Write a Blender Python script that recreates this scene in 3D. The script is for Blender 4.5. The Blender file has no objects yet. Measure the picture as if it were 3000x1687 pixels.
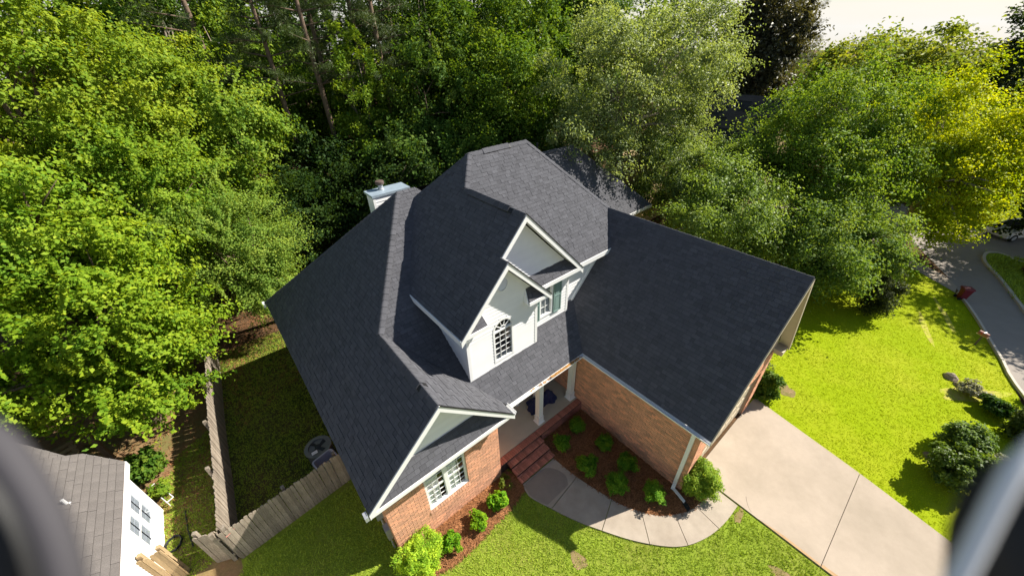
import bpy, math, random
import numpy as np
from mathutils import Vector, Matrix

C = bpy.context.scene.collection
SC = bpy.context.scene
rnd = random.Random(7)
PI = math.pi

# ------------------------------------------------------------------ camera, sky, sun, exposure
YAW, PITCH, ROLL = 0.6783, 0.5924, -0.0331
CAM = Vector((0.0364, -5.1633, 11.8698))
FPX = 1089.26                                   # focal length in pixels of a 3000 px wide picture
fw = Vector((math.sin(YAW) * math.cos(PITCH), math.cos(YAW) * math.cos(PITCH), -math.sin(PITCH)))
rt0 = fw.cross(Vector((0, 0, 1))).normalized()
up0 = rt0.cross(fw)
rt = rt0 * math.cos(ROLL) + up0 * math.sin(ROLL)
up = -rt0 * math.sin(ROLL) + up0 * math.cos(ROLL)
cd = bpy.data.cameras.new('camera')
cam = bpy.data.objects.new('camera', cd)
C.objects.link(cam)
cam.matrix_world = Matrix(((rt.x, up.x, -fw.x, CAM.x), (rt.y, up.y, -fw.y, CAM.y), (rt.z, up.z, -fw.z, CAM.z), (0, 0, 0, 1)))
cd.sensor_width = 36.0
cd.lens = FPX / 3000 * 36.0
cd.clip_start = 0.01
cd.clip_end = 1500
cd.dof.use_dof = True
cd.dof.focus_distance = 16.0
cd.dof.aperture_fstop = 2.8
SC.camera = cam

SUN = Vector((0.708, -0.280, 0.650)).normalized()       # towards the sun
world = bpy.data.worlds.new('World')
SC.world = world
world.use_nodes = True
wn = world.node_tree
sky = wn.nodes.new('ShaderNodeTexSky')
sky.sky_type = 'NISHITA'
sky.sun_disc = False
sky.sun_elevation = math.asin(SUN.z)
sky.sun_rotation = math.atan2(SUN.x, SUN.y)
sky.dust_density = 0.4
sky.air_density = 1.3
bg = wn.nodes['Background']
bg.inputs['Strength'].default_value = 0.05
wtc = wn.nodes.new('ShaderNodeTexCoord')
wsx = wn.nodes.new('ShaderNodeSeparateXYZ'); wn.links.new(wtc.outputs['Generated'], wsx.inputs[0])
def wmath(op, a, b, clamp=False):
    n = wn.nodes.new('ShaderNodeMath'); n.operation = op; n.use_clamp = clamp
    for i, x in enumerate((a, b)):
        if isinstance(x, (int, float)): n.inputs[i].default_value = x
        else: wn.links.new(x, n.inputs[i])
    return n.outputs[0]
hz = wmath('POWER', wmath('SUBTRACT', 1.0, wmath('ABSOLUTE', wsx.outputs['Z'], 0.0), True), 8.0)
wnz = wn.nodes.new('ShaderNodeTexNoise'); wnz.inputs['Scale'].default_value = 3.5; wnz.inputs['Detail'].default_value = 6
wmp = wn.nodes.new('ShaderNodeMapping'); wmp.inputs['Scale'].default_value = (1, 1, 4)
wn.links.new(wtc.outputs['Generated'], wmp.inputs[0]); wn.links.new(wmp.outputs[0], wnz.inputs['Vector'])
cl = wmath('ADD', wmath('MULTIPLY', hz, 0.9), wmath('MULTIPLY', wmath('SUBTRACT', wnz.outputs['Fac'], 0.52), 0.6), True)
wmx = wn.nodes.new('ShaderNodeMix'); wmx.data_type = 'RGBA'
wn.links.new(cl, wmx.inputs[0]); wn.links.new(sky.outputs[0], wmx.inputs[6]); wmx.inputs[7].default_value = (10.0, 9.9, 9.6, 1)
wn.links.new(wmx.outputs[2], bg.inputs['Color'])
sd = bpy.data.lights.new('sun', 'SUN')
sd.energy = 5.0
sd.angle = math.radians(0.5)
sd.color = (1.0, 0.94, 0.83)
sun = bpy.data.objects.new('sun', sd)
C.objects.link(sun)
sun.rotation_euler = SUN.to_track_quat('Z', 'Y').to_euler()
SC.view_settings.view_transform = 'Standard'
SC.view_settings.look = 'None'
SC.view_settings.exposure = 1.0
SC.view_settings.gamma = 1.0
SC.view_settings.use_curve_mapping = False
SC.render.engine = 'CYCLES'
SC.cycles.max_bounces = 6
SC.cycles.diffuse_bounces = 3
SC.cycles.transmission_bounces = 4
SC.cycles.transparent_max_bounces = 6
SC.cycles.use_denoising = True

# ------------------------------------------------------------------ helpers
def proj(p):
    d = Vector(p) - CAM
    z = d.dot(fw)
    if z < 0.05:
        return None
    return (1500 + FPX * d.dot(rt) / z, 843.5 - FPX * d.dot(up) / z, z)

def link(name, me, parent=None):
    o = bpy.data.objects.new(name, me)
    C.objects.link(o)
    if parent is not None:
        o.parent = parent
    return o

def tag(o, label=None, cat=None, group=None, kind=None):
    if label: o['label'] = label
    if cat: o['category'] = cat
    if group: o['group'] = group
    if kind: o['kind'] = kind
    return o

def thing(name, label, cat, loc=(0, 0, 0), rz=0.0, group=None):
    o = bpy.data.objects.new(name, None)
    o.empty_display_size = 0.2
    C.objects.link(o)
    o.location = loc
    o.rotation_euler = (0, 0, rz)
    return tag(o, label, cat, group)

def copy_tree(o, parent=None):
    c = o.copy()
    C.objects.link(c)
    if parent is not None:
        c.parent = parent
    for ch in list(o.children):
        copy_tree(ch, c)
    return c

class MB:
    """collects polygons, each with a tone value"""
    def __init__(s):
        s.v = []; s.f = []; s.t = []
    def poly(s, pts, tone=0.5):
        n = len(s.v)
        s.v.extend([tuple(p) for p in pts])
        s.f.append(tuple(range(n, n + len(pts))))
        s.t.append(tone)
    def faces(s, pts, faces, tone=0.5):
        n = len(s.v)
        s.v.extend([tuple(p) for p in pts])
        for f in faces:
            s.f.append(tuple(n + i for i in f))
            s.t.append(tone[faces.index(f)] if isinstance(tone, list) else tone)
    def hexa(s, b, t, tone=0.5):
        """b, t: four bottom and four top corners in the same turning order"""
        s.faces(list(b) + list(t), [(3, 2, 1, 0), (4, 5, 6, 7), (0, 1, 5, 4), (1, 2, 6, 5), (2, 3, 7, 6), (3, 0, 4, 7)], tone)
    def box(s, x0, x1, y0, y1, z0, z1, tone=0.5):
        s.hexa([(x0, y0, z0), (x1, y0, z0), (x1, y1, z0), (x0, y1, z0)], [(x0, y0, z1), (x1, y0, z1), (x1, y1, z1), (x0, y1, z1)], tone)
    def beam(s, p, q, a, b, tone=0.5):
        """box from p to q; a and b are the two full cross vectors, p..q runs along one corner"""
        p, q, a, b = Vector(p), Vector(q), Vector(a), Vector(b)
        s.hexa([p, q, q + a, p + a], [p + b, q + b, q + a + b, p + a + b], tone)
    def prism(s, pts, dv, tone=0.5):
        dv = Vector(dv)
        pts = [Vector(p) for p in pts]
        n = len(pts)
        top = [p + dv for p in pts]
        s.faces(pts + top, [tuple(range(n - 1, -1, -1)), tuple(range(n, 2 * n))] + [(i, (i + 1) % n, n + (i + 1) % n, n + i) for i in range(n)], tone)
    def tube(s, pts, radii, seg=8, tone=0.5, cap=True):
        pts = [Vector(p) for p in pts]
        rings = []
        side = None
        for i, p in enumerate(pts):
            d = (pts[min(i + 1, len(pts) - 1)] - pts[max(i - 1, 0)]).normalized()
            if side is None:
                side = d.orthogonal().normalized()
            side = (side - d * side.dot(d)).normalized()
            o2 = d.cross(side)
            r = radii[i] if isinstance(radii, (list, tuple)) else radii
            rings.append([p + (side * math.cos(2 * PI * k / seg) + o2 * math.sin(2 * PI * k / seg)) * r for k in range(seg)])
        vs = [v for r in rings for v in r]
        fs = []
        for i in range(len(pts) - 1):
            for k in range(seg):
                k2 = (k + 1) % seg
                fs.append((i * seg + k, i * seg + k2, (i + 1) * seg + k2, (i + 1) * seg + k))
        if cap:
            fs.append(tuple(range(seg - 1, -1, -1)))
            fs.append(tuple((len(pts) - 1) * seg + k for k in range(seg)))
        s.faces(vs, fs, tone)
    def lathe(s, c, prof, seg=16, tone=0.5, axis=(0, 0, 1)):
        c = Vector(c); ax = Vector(axis).normalized(); a = ax.orthogonal().normalized(); b = ax.cross(a)
        vs = []
        for r, h in prof:
            for k in range(seg):
                t = 2 * PI * k / seg
                vs.append(c + ax * h + (a * math.cos(t) + b * math.sin(t)) * r)
        fs = [tuple(range(seg - 1, -1, -1))]
        for i in range(len(prof) - 1):
            for k in range(seg):
                k2 = (k + 1) % seg
                fs.append((i * seg + k, i * seg + k2, (i + 1) * seg + k2, (i + 1) * seg + k))
        fs.append(tuple((len(prof) - 1) * seg + k for k in range(seg)))
        s.faces(vs, fs, tone)
    def build(s, name, m, parent=None, smooth=False):
        me = bpy.data.meshes.new(name)
        me.from_pydata(s.v, [], s.f)
        at = me.attributes.new('tone', 'FLOAT', 'FACE')
        at.data.foreach_set('value', np.array(s.t, dtype=np.float32))
        me.materials.append(m)
        if smooth:
            me.polygons.foreach_set('use_smooth', np.ones(len(me.polygons), dtype=bool))
        me.update()
        return link(name, me, parent)

def array_mesh(name, verts, nper, tone, m):
    """verts: (N*nper, 3) array, every nper vertices make one polygon"""
    verts = np.asarray(verts, dtype=np.float32)
    n = len(verts) // nper
    me = bpy.data.meshes.new(name)
    me.vertices.add(len(verts))
    me.vertices.foreach_set('co', verts.ravel())
    me.loops.add(n * nper)
    me.loops.foreach_set('vertex_index', np.arange(n * nper, dtype=np.int32))
    me.polygons.add(n)
    me.polygons.foreach_set('loop_start', np.arange(0, n * nper, nper, dtype=np.int32))
    me.polygons.foreach_set('loop_total', np.full(n, nper, dtype=np.int32))
    at = me.attributes.new('tone', 'FLOAT', 'FACE')
    at.data.foreach_set('value', np.asarray(tone, dtype=np.float32))
    me.materials.append(m)
    me.update(calc_edges=True)
    return me

# ------------------------------------------------------------------ materials
def new_mat(name):
    m = bpy.data.materials.new(name)
    m.use_nodes = True
    nt = m.node_tree
    return m, nt, nt.nodes['Principled BSDF']

def surf(name, col, rough=0.8, spec=0.3, tonevar=0.0, noise=((12.0, 0.15),), col2=None, scale2=3.0, amt2=0.5, bump=0.0, bscale=60.0, stretch=None, metal=0.0, tint=None):
    """colour = col, mixed with col2 by a coarse noise, multiplied by fine noises and by the per-piece tone"""
    m, nt, b = new_mat(name)
    N, L = nt.nodes, nt.links
    tc = N.new('ShaderNodeTexCoord')
    src = tc.outputs['Object']
    if stretch:
        mp = N.new('ShaderNodeMapping')
        mp.inputs['Scale'].default_value = stretch
        L.new(src, mp.inputs[0])
        src = mp.outputs[0]
    def ntex(sc, det=4.0):
        t = N.new('ShaderNodeTexNoise')
        t.inputs['Scale'].default_value = sc
        t.inputs['Detail'].default_value = det
        t.inputs['Roughness'].default_value = 0.62
        L.new(src, t.inputs['Vector'])
        return t.outputs['Fac']
    def math_(op, a, bb, clamp=False):
        n = N.new('ShaderNodeMath'); n.operation = op; n.use_clamp = clamp
        for i, x in enumerate((a, bb)):
            if isinstance(x, (int, float)): n.inputs[i].default_value = x
            else: L.new(x, n.inputs[i])
        return n.outputs[0]
    rgb = N.new('ShaderNodeRGB'); rgb.outputs[0].default_value = (*col, 1)
    cur = rgb.outputs[0]
    def mix(fac, c1, c2, blend='MIX'):
        n = N.new('ShaderNodeMix'); n.data_type = 'RGBA'; n.blend_type = blend
        for sck, x in ((n.inputs[0], fac), (n.inputs[6], c1), (n.inputs[7], c2)):
            if isinstance(x, (int, float)): sck.default_value = x
            elif isinstance(x, tuple): sck.default_value = (*x, 1)
            else: L.new(x, sck)
        return n.outputs[2]
    if col2:
        f = math_('MULTIPLY_ADD', ntex(scale2, 5.0), 1.0)
        n = f.node; n.inputs[1].default_value = 3.2; n.inputs[2].default_value = -1.6 + amt2; n.use_clamp = True
        cur = mix(f, cur, col2)
    val = None
    for sc, a in noise:
        v = math_('MULTIPLY_ADD', ntex(sc), 1.0)
        v.node.inputs[1].default_value = 2 * a * 1.8
        v.node.inputs[2].default_value = 1 - a * 1.8
        val = v if val is None else math_('MULTIPLY', val, v)
    if tonevar:
        at = N.new('ShaderNodeAttribute'); at.attribute_name = 'tone'
        v = math_('MULTIPLY_ADD', at.outputs['Fac'], 1.0)
        v.node.inputs[1].default_value = 2 * tonevar
        v.node.inputs[2].default_value = 1 - tonevar
        val = v if val is None else math_('MULTIPLY', val, v)
        if tint:
            cur = mix(math_('MULTIPLY', at.outputs['Fac'], 1.0), cur, tint)
    if val is not None:
        vm = N.new('ShaderNodeVectorMath'); vm.operation = 'SCALE'
        L.new(cur, vm.inputs[0]); L.new(val, vm.inputs['Scale'])
        cur = vm.outputs[0]
    L.new(cur, b.inputs['Base Color'])
    b.inputs['Roughness'].default_value = rough
    b.inputs['Specular IOR Level'].default_value = spec
    b.inputs['Metallic'].default_value = metal
    if bump:
        bp = N.new('ShaderNodeBump')
        bp.inputs['Strength'].default_value = min(1.0, bump)
        bp.inputs['Distance'].default_value = 0.02 * max(1.0, bump)
        L.new(ntex(bscale), bp.inputs['Height'])
        L.new(bp.outputs[0], b.inputs['Normal'])
    return m

def leaf_mat(name, rough=0.6, spec=0.12, trans=0.38, hue=0.03, ttint=(1.5, 1.35, 0.4), fixed=None, patch=0.0):
    m, nt, b = new_mat(name)
    N, L = nt.nodes, nt.links
    at = N.new('ShaderNodeAttribute'); at.attribute_name = 'tone'
    if fixed:
        oi = N.new('ShaderNodeRGB'); oi.outputs[0].default_value = (*fixed, 1); colsock = oi.outputs[0]
    else:
        oi = N.new('ShaderNodeObjectInfo'); colsock = oi.outputs['Color']
    hs = N.new('ShaderNodeHueSaturation')
    def madd(s, a, c):
        n = N.new('ShaderNodeMath'); n.operation = 'MULTIPLY_ADD'
        L.new(s, n.inputs[0]); n.inputs[1].default_value = a; n.inputs[2].default_value = c
        return n.outputs[0]
    L.new(madd(at.outputs['Fac'], -2 * hue, 0.5 + hue), hs.inputs['Hue'])
    v = madd(at.outputs['Fac'], 0.9, 0.72)
    if patch:
        tc = N.new('ShaderNodeTexCoord'); nz = N.new('ShaderNodeTexNoise'); nz.inputs['Scale'].default_value = patch
        nz.inputs['Detail'].default_value = 5
        L.new(tc.outputs['Object'], nz.inputs['Vector'])
        v2 = madd(nz.outputs['Fac'], 0.7, 0.62)
        mm = N.new('ShaderNodeMath'); mm.operation = 'MULTIPLY'; L.new(v, mm.inputs[0]); L.new(v2, mm.inputs[1]); v = mm.outputs[0]
    L.new(v, hs.inputs['Value'])
    L.new(colsock, hs.inputs['Color'])
    L.new(hs.outputs[0], b.inputs['Base Color'])
    b.inputs['Roughness'].default_value = rough
    b.inputs['Specular IOR Level'].default_value = spec
    tr = N.new('ShaderNodeBsdfTranslucent')
    vm = N.new('ShaderNodeVectorMath'); vm.operation = 'MULTIPLY'
    L.new(hs.outputs[0], vm.inputs[0]); vm.inputs[1].default_value = ttint
    L.new(vm.outputs[0], tr.inputs['Color'])
    mx = N.new('ShaderNodeMixShader'); mx.inputs[0].default_value = trans
    L.new(b.outputs[0], mx.inputs[1]); L.new(tr.outputs[0], mx.inputs[2])
    L.new(mx.outputs[0], nt.nodes['Material Output'].inputs['Surface'])
    return m

def glass_mat(name):
    m, nt, b = new_mat(name)
    b.inputs['Base Color'].default_value = (0.9, 0.93, 0.95, 1)
    b.inputs['Roughness'].default_value = 0.03
    b.inputs['Specular IOR Level'].default_value = 0.8
    tr = nt.nodes.new('ShaderNodeBsdfTransparent')
    tr.inputs[0].default_value = (0.94, 0.96, 0.96, 1)
    lw = nt.nodes.new('ShaderNodeLayerWeight'); lw.inputs[0].default_value = 0.5
    fr = nt.nodes.new('ShaderNodeMath'); fr.operation = 'POWER'; fr.inputs[1].default_value = 4.0
    nt.links.new(lw.outputs['Facing'], fr.inputs[0])
    gl = nt.nodes.new('ShaderNodeBsdfGlossy'); gl.inputs['Roughness'].default_value = 0.03
    mx = nt.nodes.new('ShaderNodeMixShader')
    nt.links.new(fr.outputs[0], mx.inputs[0]); nt.links.new(tr.outputs[0], mx.inputs[1]); nt.links.new(gl.outputs[0], mx.inputs[2])
    nt.links.new(mx.outputs[0], nt.nodes['Material Output'].inputs['Surface'])
    return m

MT = {}
MT['shingle'] = surf('shingle', (0.086, 0.087, 0.099), 0.92, 0.25, 0.17, ((70, 0.18), (3.0, 0.04)), bump=0.5, bscale=190)
MT['deck'] = surf('deck', (0.022, 0.022, 0.024), 0.95, 0.1)
MT['old_shingle'] = surf('old_shingle', (0.142, 0.128, 0.122), 0.95, 0.2, 0.07, ((45, 0.22), (2.5, 0.10)), bump=0.5, bscale=150)
MT['far_shingle'] = surf('far_shingle', (0.03, 0.032, 0.042), 0.9, 0.2, 0.25, ((20, 0.2),))
MT['brick'] = surf('brick', (0.70, 0.385, 0.255), 0.9, 0.2, 0.34, ((30, 0.22), (2.2, 0.10)), tint=(0.61, 0.295, 0.18), bump=0.4, bscale=90)
MT['step_brick'] = surf('step_brick', (0.43, 0.175, 0.125), 0.85, 0.25, 0.25, ((30, 0.25), (3, 0.15)), bump=0.4, bscale=90)
MT['mortar'] = surf('mortar', (0.40, 0.30, 0.22), 0.95, 0.1, 0, ((50, 0.2),))
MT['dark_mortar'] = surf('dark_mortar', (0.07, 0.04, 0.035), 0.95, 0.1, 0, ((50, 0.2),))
MT['siding'] = surf('siding', (0.80, 0.80, 0.81), 0.55, 0.35, 0.02, ((4, 0.03),))
MT['tan_siding'] = surf('tan_siding', (0.50, 0.37, 0.20), 0.7, 0.3, 0.05, ((4, 0.06),))
MT['trim'] = surf('trim', (0.80, 0.80, 0.80), 0.5, 0.4, 0, ((6, 0.04),))
MT['trim_tan'] = surf('trim_tan', (0.50, 0.43, 0.32), 0.6, 0.3, 0, ((6, 0.05),))
MT['shutter'] = surf('shutter', (0.20, 0.29, 0.27), 0.5, 0.4, 0, ((6, 0.06),))
MT['concrete'] = surf('concrete', (0.415, 0.345, 0.277), 0.92, 0.2, 0, ((70, 0.05), (5, 0.05)), col2=(0.335, 0.28, 0.22), scale2=0.5, amt2=0.3, bump=0.25, bscale=160)
MT['walk_concrete'] = surf('walk_concrete', (0.41, 0.35, 0.285), 0.92, 0.2, 0, ((70, 0.07), (5, 0.09)), col2=(0.33, 0.275, 0.22), scale2=0.9, amt2=0.35, bump=0.3, bscale=140)
MT['damp_concrete'] = surf('damp_concrete', (0.27, 0.225, 0.185), 0.7, 0.3, 0, ((70, 0.07), (5, 0.09)))
MT['porch_concrete'] = surf('porch_concrete', (0.50, 0.45, 0.36), 0.9, 0.2, 0, ((60, 0.05), (4, 0.06)))
MT['asphalt'] = surf('asphalt', (0.30, 0.265, 0.235), 0.95, 0.2, 0, ((30, 0.10), (1.2, 0.08)), bump=0.2, bscale=120)
MT['curb'] = surf('curb', (0.52, 0.47, 0.40), 0.9, 0.2, 0, ((20, 0.08),))
MT['forest_floor'] = surf('forest_floor', (0.085, 0.052, 0.028), 0.95, 0.1, 0, ((9, 0.3), (60, 0.25)), col2=(0.15, 0.085, 0.045), scale2=0.8, amt2=0.3, bump=0.8, bscale=30)
MT['dirt'] = surf('dirt', (0.26, 0.155, 0.085), 0.95, 0.1, 0, ((9, 0.25), (60, 0.2)), col2=(0.16, 0.15, 0.05), scale2=0.9, amt2=0.35, bump=0.6, bscale=50)
MT['lawn'] = surf('lawn', (0.22, 0.30, 0.03), 0.95, 0.1, 0, ((60, 0.35), (9, 0.22)), col2=(0.24, 0.24, 0.05), scale2=0.5, amt2=0.2, bump=1.0, bscale=80)
MT['right_lawn'] = surf('right_lawn', (0.27, 0.355, 0.004), 0.95, 0.1, 0, ((40, 0.12), (7, 0.07)), col2=(0.36, 0.385, 0.02), scale2=0.4, amt2=0.2, bump=1.0, bscale=60)
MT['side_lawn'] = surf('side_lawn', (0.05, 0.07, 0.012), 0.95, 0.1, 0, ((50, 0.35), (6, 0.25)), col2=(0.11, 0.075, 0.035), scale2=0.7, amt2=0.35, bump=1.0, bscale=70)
MT['mulch'] = surf('mulch', (0.15, 0.075, 0.038), 0.95, 0.1, 0, ((40, 0.35), (8, 0.25)), bump=1.0, bscale=60)
MT['patch'] = surf('patch', (0.27, 0.19, 0.10), 0.95, 0.1, 0, ((30, 0.3), (8, 0.25)), col2=(0.14, 0.15, 0.03), scale2=2.5, amt2=0.3, bump=0.6, bscale=60)
MT['clay'] = surf('clay', (0.44, 0.29, 0.16), 0.95, 0.1, 0, ((20, 0.15), (3, 0.15)))
MT['right_patch'] = surf('right_patch', (0.40, 0.33, 0.10), 0.95, 0.1, 0, ((30, 0.3), (8, 0.25)), col2=(0.36, 0.42, 0.02), scale2=2.5, amt2=0.5)
MT['straw'] = surf('straw', (0.28, 0.125, 0.055), 0.9, 0.15, 0.5, ())
MT['wood'] = surf('wood', (0.30, 0.255, 0.205), 0.92, 0.15, 0.28, ((6, 0.2), (25, 0.25)), col2=(0.17, 0.135, 0.10), scale2=5, amt2=0.25, stretch=(4, 4, 0.6), bump=0.5, bscale=20)
MT['new_wood'] = surf('new_wood', (0.42, 0.30, 0.17), 0.9, 0.15, 0.2, ((6, 0.2), (25, 0.2)), stretch=(4, 4, 0.6))
MT['bark'] = surf('bark', (0.16, 0.115, 0.085), 0.95, 0.1, 0.2, ((9, 0.3), (30, 0.3)), stretch=(3, 3, 0.7), bump=1.0, bscale=12)
MT['pale_bark'] = surf('pale_bark', (0.30, 0.25, 0.20), 0.95, 0.1, 0.2, ((9, 0.3), (30, 0.25)), stretch=(3, 3, 0.7), bump=0.8, bscale=12)
MT['metal_grey'] = surf('metal_grey', (0.16, 0.175, 0.165), 0.6, 0.4, 0, ((10, 0.08),))
MT['dark_metal'] = surf('dark_metal', (0.02, 0.025, 0.03), 0.6, 0.4, 0, ((10, 0.1),))
MT['zinc'] = surf('zinc', (0.38, 0.40, 0.42), 0.5, 0.5, 0, ((12, 0.15),), metal=0.4)
MT['cap_metal'] = surf('cap_metal', (0.36, 0.44, 0.52), 0.4, 0.5, 0, ((5, 0.15),), metal=0.3)
MT['rust'] = surf('rust', (0.10, 0.07, 0.06), 0.7, 0.3, 0, ((20, 0.25),))
MT['white_plastic'] = surf('white_plastic', (0.78, 0.78, 0.79), 0.4, 0.4, 0, ((4, 0.03),))
MT['pale_plastic'] = surf('pale_plastic', (0.42, 0.44, 0.52), 0.5, 0.4, 0, ((4, 0.05),))
MT['black'] = surf('black', (0.012, 0.012, 0.013), 0.6, 0.4, 0, ())
MT['room_dark'] = surf('room_dark', (0.06, 0.055, 0.05), 0.9, 0.1, 0, ())  # darkness of the unlit rooms, put into boards behind the glass
MT['curtain'] = surf('curtain', (0.82, 0.80, 0.78), 0.9, 0.1, 0.12, ((5, 0.06),))
MT['tarp'] = surf('tarp', (0.012, 0.018, 0.075), 0.55, 0.4, 0, ((8, 0.2),))
MT['maroon'] = surf('maroon', (0.15, 0.012, 0.022), 0.45, 0.4, 0, ((6, 0.1),))
MT['mail_red'] = surf('mail_red', (0.24, 0.09, 0.065), 0.5, 0.4, 0, ((6, 0.1),))
MT['car_paint'] = surf('car_paint', (0.62, 0.61, 0.58), 0.3, 0.5, 0, ())
MT['tyre'] = surf('tyre', (0.02, 0.02, 0.02), 0.85, 0.2, 0, ())
MT['red'] = surf('red', (0.5, 0.02, 0.02), 0.5, 0.4, 0, ())
MT['pink'] = surf('pink', (0.75, 0.30, 0.25), 0.8, 0.1, 0, ((12, 0.3),))
MT['stone'] = surf('stone', (0.28, 0.23, 0.18), 0.95, 0.1, 0.3, ((10, 0.3),), bump=0.6, bscale=20)
MT['guard_grey'] = surf('guard_grey', (0.048, 0.045, 0.052), 0.75, 0.4, 0, ())
MT['glass'] = glass_mat('glass')
MT['leaf'] = leaf_mat('leaf')
MT['glossy_leaf'] = leaf_mat('glossy_leaf', 0.5, 0.22, 0.40, 0.02, (1.4, 1.35, 0.5))
MT['needle'] = leaf_mat('needle', 0.5, 0.35, 0.25, 0.02)
MT['grass'] = leaf_mat('grass', 0.6, 0.2, 0.35, 0.02, (1.2, 1.1, 0.3), fixed=(0.32, 0.42, 0.05), patch=0.6)
MT['far_grass'] = leaf_mat('far_grass', 0.6, 0.2, 0.40, 0.02, (1.25, 1.1, 0.2), fixed=(0.37, 0.455, 0.006), patch=0.6)

# ------------------------------------------------------------------ ground, lawns, paving, street
def in_poly(x, y, poly):
    """x, y arrays"""
    inside = np.zeros(x.shape, dtype=bool)
    n = len(poly)
    for i in range(n):
        x0, y0 = poly[i]; x1, y1 = poly[(i + 1) % n]
        if y0 == y1: continue
        c = ((y0 > y) != (y1 > y)) & (x < (x1 - x0) * (y - y0) / (y1 - y0) + x0)
        inside ^= c
    return inside

def smooth_line(pts, k=4):
    """Catmull-Rom through pts"""
    out = []
    P = [np.array(p, float) for p in pts]
    for i in range(len(P) - 1):
        p0, p1, p2, p3 = P[max(i - 1, 0)], P[i], P[i + 1], P[min(i + 2, len(P) - 1)]
        for j in range(k):
            t = j / k
            out.append(tuple(0.5 * ((2 * p1) + (-p0 + p2) * t + (2 * p0 - 5 * p1 + 4 * p2 - p3) * t * t + (-p0 + 3 * p1 - 3 * p2 + p3) * t ** 3)))
    out.append(tuple(P[-1]))
    return out

def flat(name, poly, z, m, kind='structure', parent=None, thick=None):
    b = MB()
    pts = [(p[0], p[1], z) for p in poly]
    area = sum(poly[i][0] * poly[(i + 1) % len(poly)][1] - poly[(i + 1) % len(poly)][0] * poly[i][1] for i in range(len(poly)))
    if area < 0: pts.reverse()
    if thick:
        b.prism([(p[0], p[1], z - thick) for p in pts], (0, 0, thick))
    else:
        b.poly(pts)
    o = b.build(name, m, parent)
    if kind: o['kind'] = kind
    return o

WALK_OUT = smooth_line([(4.14, -0.30), (4.03, -0.68), (4.27, -1.35), (4.57, -2.05), (4.89, -2.65), (5.49, -3.6), (6.24, -4.42), (7.0, -4.8), (7.8, -4.97), (8.6, -5.0)], 4)
WALK_IN = smooth_line([(5.50, -0.32), (5.60, -1.24), (5.85, -2.29), (6.02, -2.8), (6.44, -3.5), (6.85, -3.85), (7.5, -4.18), (8.6, -4.32)], 4)
DRIVE = [(8.62, -3.64), (13.2, -3.64), (13.1, -4.0), (12.5, -7.05), (12.0, -9.2), (11.7, -13.5), (8.6, -13.5)]
BED_R = [(5.62, 0.36), (7.72, 0.5), (7.72, -3.62), (8.5, -3.66), (8.58, -4.30)] + WALK_IN[::-1][1:-1] + [(5.52, -0.3)]
BED_L = smooth_line([(0.32, 0.36), (0.5, -0.45), (1.09, -0.68), (1.61, -0.74), (2.27, -0.70), (2.83, -0.63), (3.29, -0.62), (4.08, -0.45)], 3) + [(4.12, -0.05), (4.05, 0.36)]
FRONT_LAWN = [(-3.2, 3.45), (0.28, 3.5), (0.28, 0.36), (7.7, 0.5), (7.7, -3.7), (8.7, -3.7), (8.7, -13.5), (-14, -13.5), (-14, 2.0), (-3.2, 2.0)]
RIGHT_LAWN = [(12.0, -3.7), (12.5, -3.7), (12.5, 6.0), (20, 9), (30, 6), (33.9, 0.75), (32.9, -1.7), (30.6, -4.45), (29.75, -5.75), (28.3, -7.55), (27.25, -8.06), (25.68, -8.62), (23.69, -9.23), (22.8, -9.52), (21.3, -9.95), (20.27, -10.2), (16, -12.5), (11.9, -13.5), (11.7, -13.5)]
SIDE_YARD = [(-3.25, 3.5), (0.28, 3.5), (0.28, 13.5), (-2.6, 13.5), (-3.0, 7.2)]

flat('ground', [(-260, -260), (320, -260), (320, 320), (-260, 320)], -0.004, MT['forest_floor'])
flat('lawn', FRONT_LAWN, 0.0, MT['lawn'])
flat('lawn', RIGHT_LAWN, 0.0, MT['right_lawn'])
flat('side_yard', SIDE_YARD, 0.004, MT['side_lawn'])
flat('dirt_yard', [(-14, 2.0), (-3.2, 2.0), (-3.2, 3.5), (-2.95, 8), (-2.8, 11), (-6, 14), (-14, 13)], 0.004, MT['dirt'])
flat('mulch_bed', BED_R, 0.012, MT['mulch'])
flat('mulch_bed', BED_L, 0.012, MT['mulch'])
# street with its two arms, curbs
STREET = [(35.0, -4.6), (29.98, -7.16), (28.96, -7.58), (27.25, -8.06), (25.68, -8.62), (23.69, -9.23), (21.3, -9.95), (18, -11.4), (19, -16), (22, -14.5), (25.5, -11.2), (28.0, -10.05), (28.76, -9.81), (30.52, -9.28), (31.97, -8.81), (33.34, -8.28), (34.33, -8.1), (35.3, -8.2), (35.7, -8.6), (35.6, -9.1), (35.2, -9.9), (37, -14), (44, -14), (40.2, -8.3), (39.5, -7.65), (39.8, -6.6), (40.2, -4.5), (46, 0), (42, 3)]
flat('street', STREET, 0.002, MT['asphalt'])
cb = MB()
line = smooth_line([(28.2, -7.66), (27.25, -8.06), (25.68, -8.62), (23.69, -9.23), (22.8, -9.52), (21.3, -9.95), (18, -11.4)], 3)
for i in range(len(line) - 1):
    p, q = Vector((*line[i], 0)), Vector((*line[i + 1], 0))
    n = (q - p).cross(Vector((0, 0, 1))).normalized()
    n = n if n.y > 0 else -n
    cb.hexa([p + n * 0.02, q + n * 0.02, q - n * 0.16, p - n * 0.16], [p + n * 0.02 + Vector((0, 0, .11)), q + n * .02 + Vector((0, 0, .11)), q - n * 0.07 + Vector((0, 0, .11)), p - n * 0.07 + Vector((0, 0, .11))])
tag(cb.build('street_curb', MT['curb']), kind='structure')
cb = MB()
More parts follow.
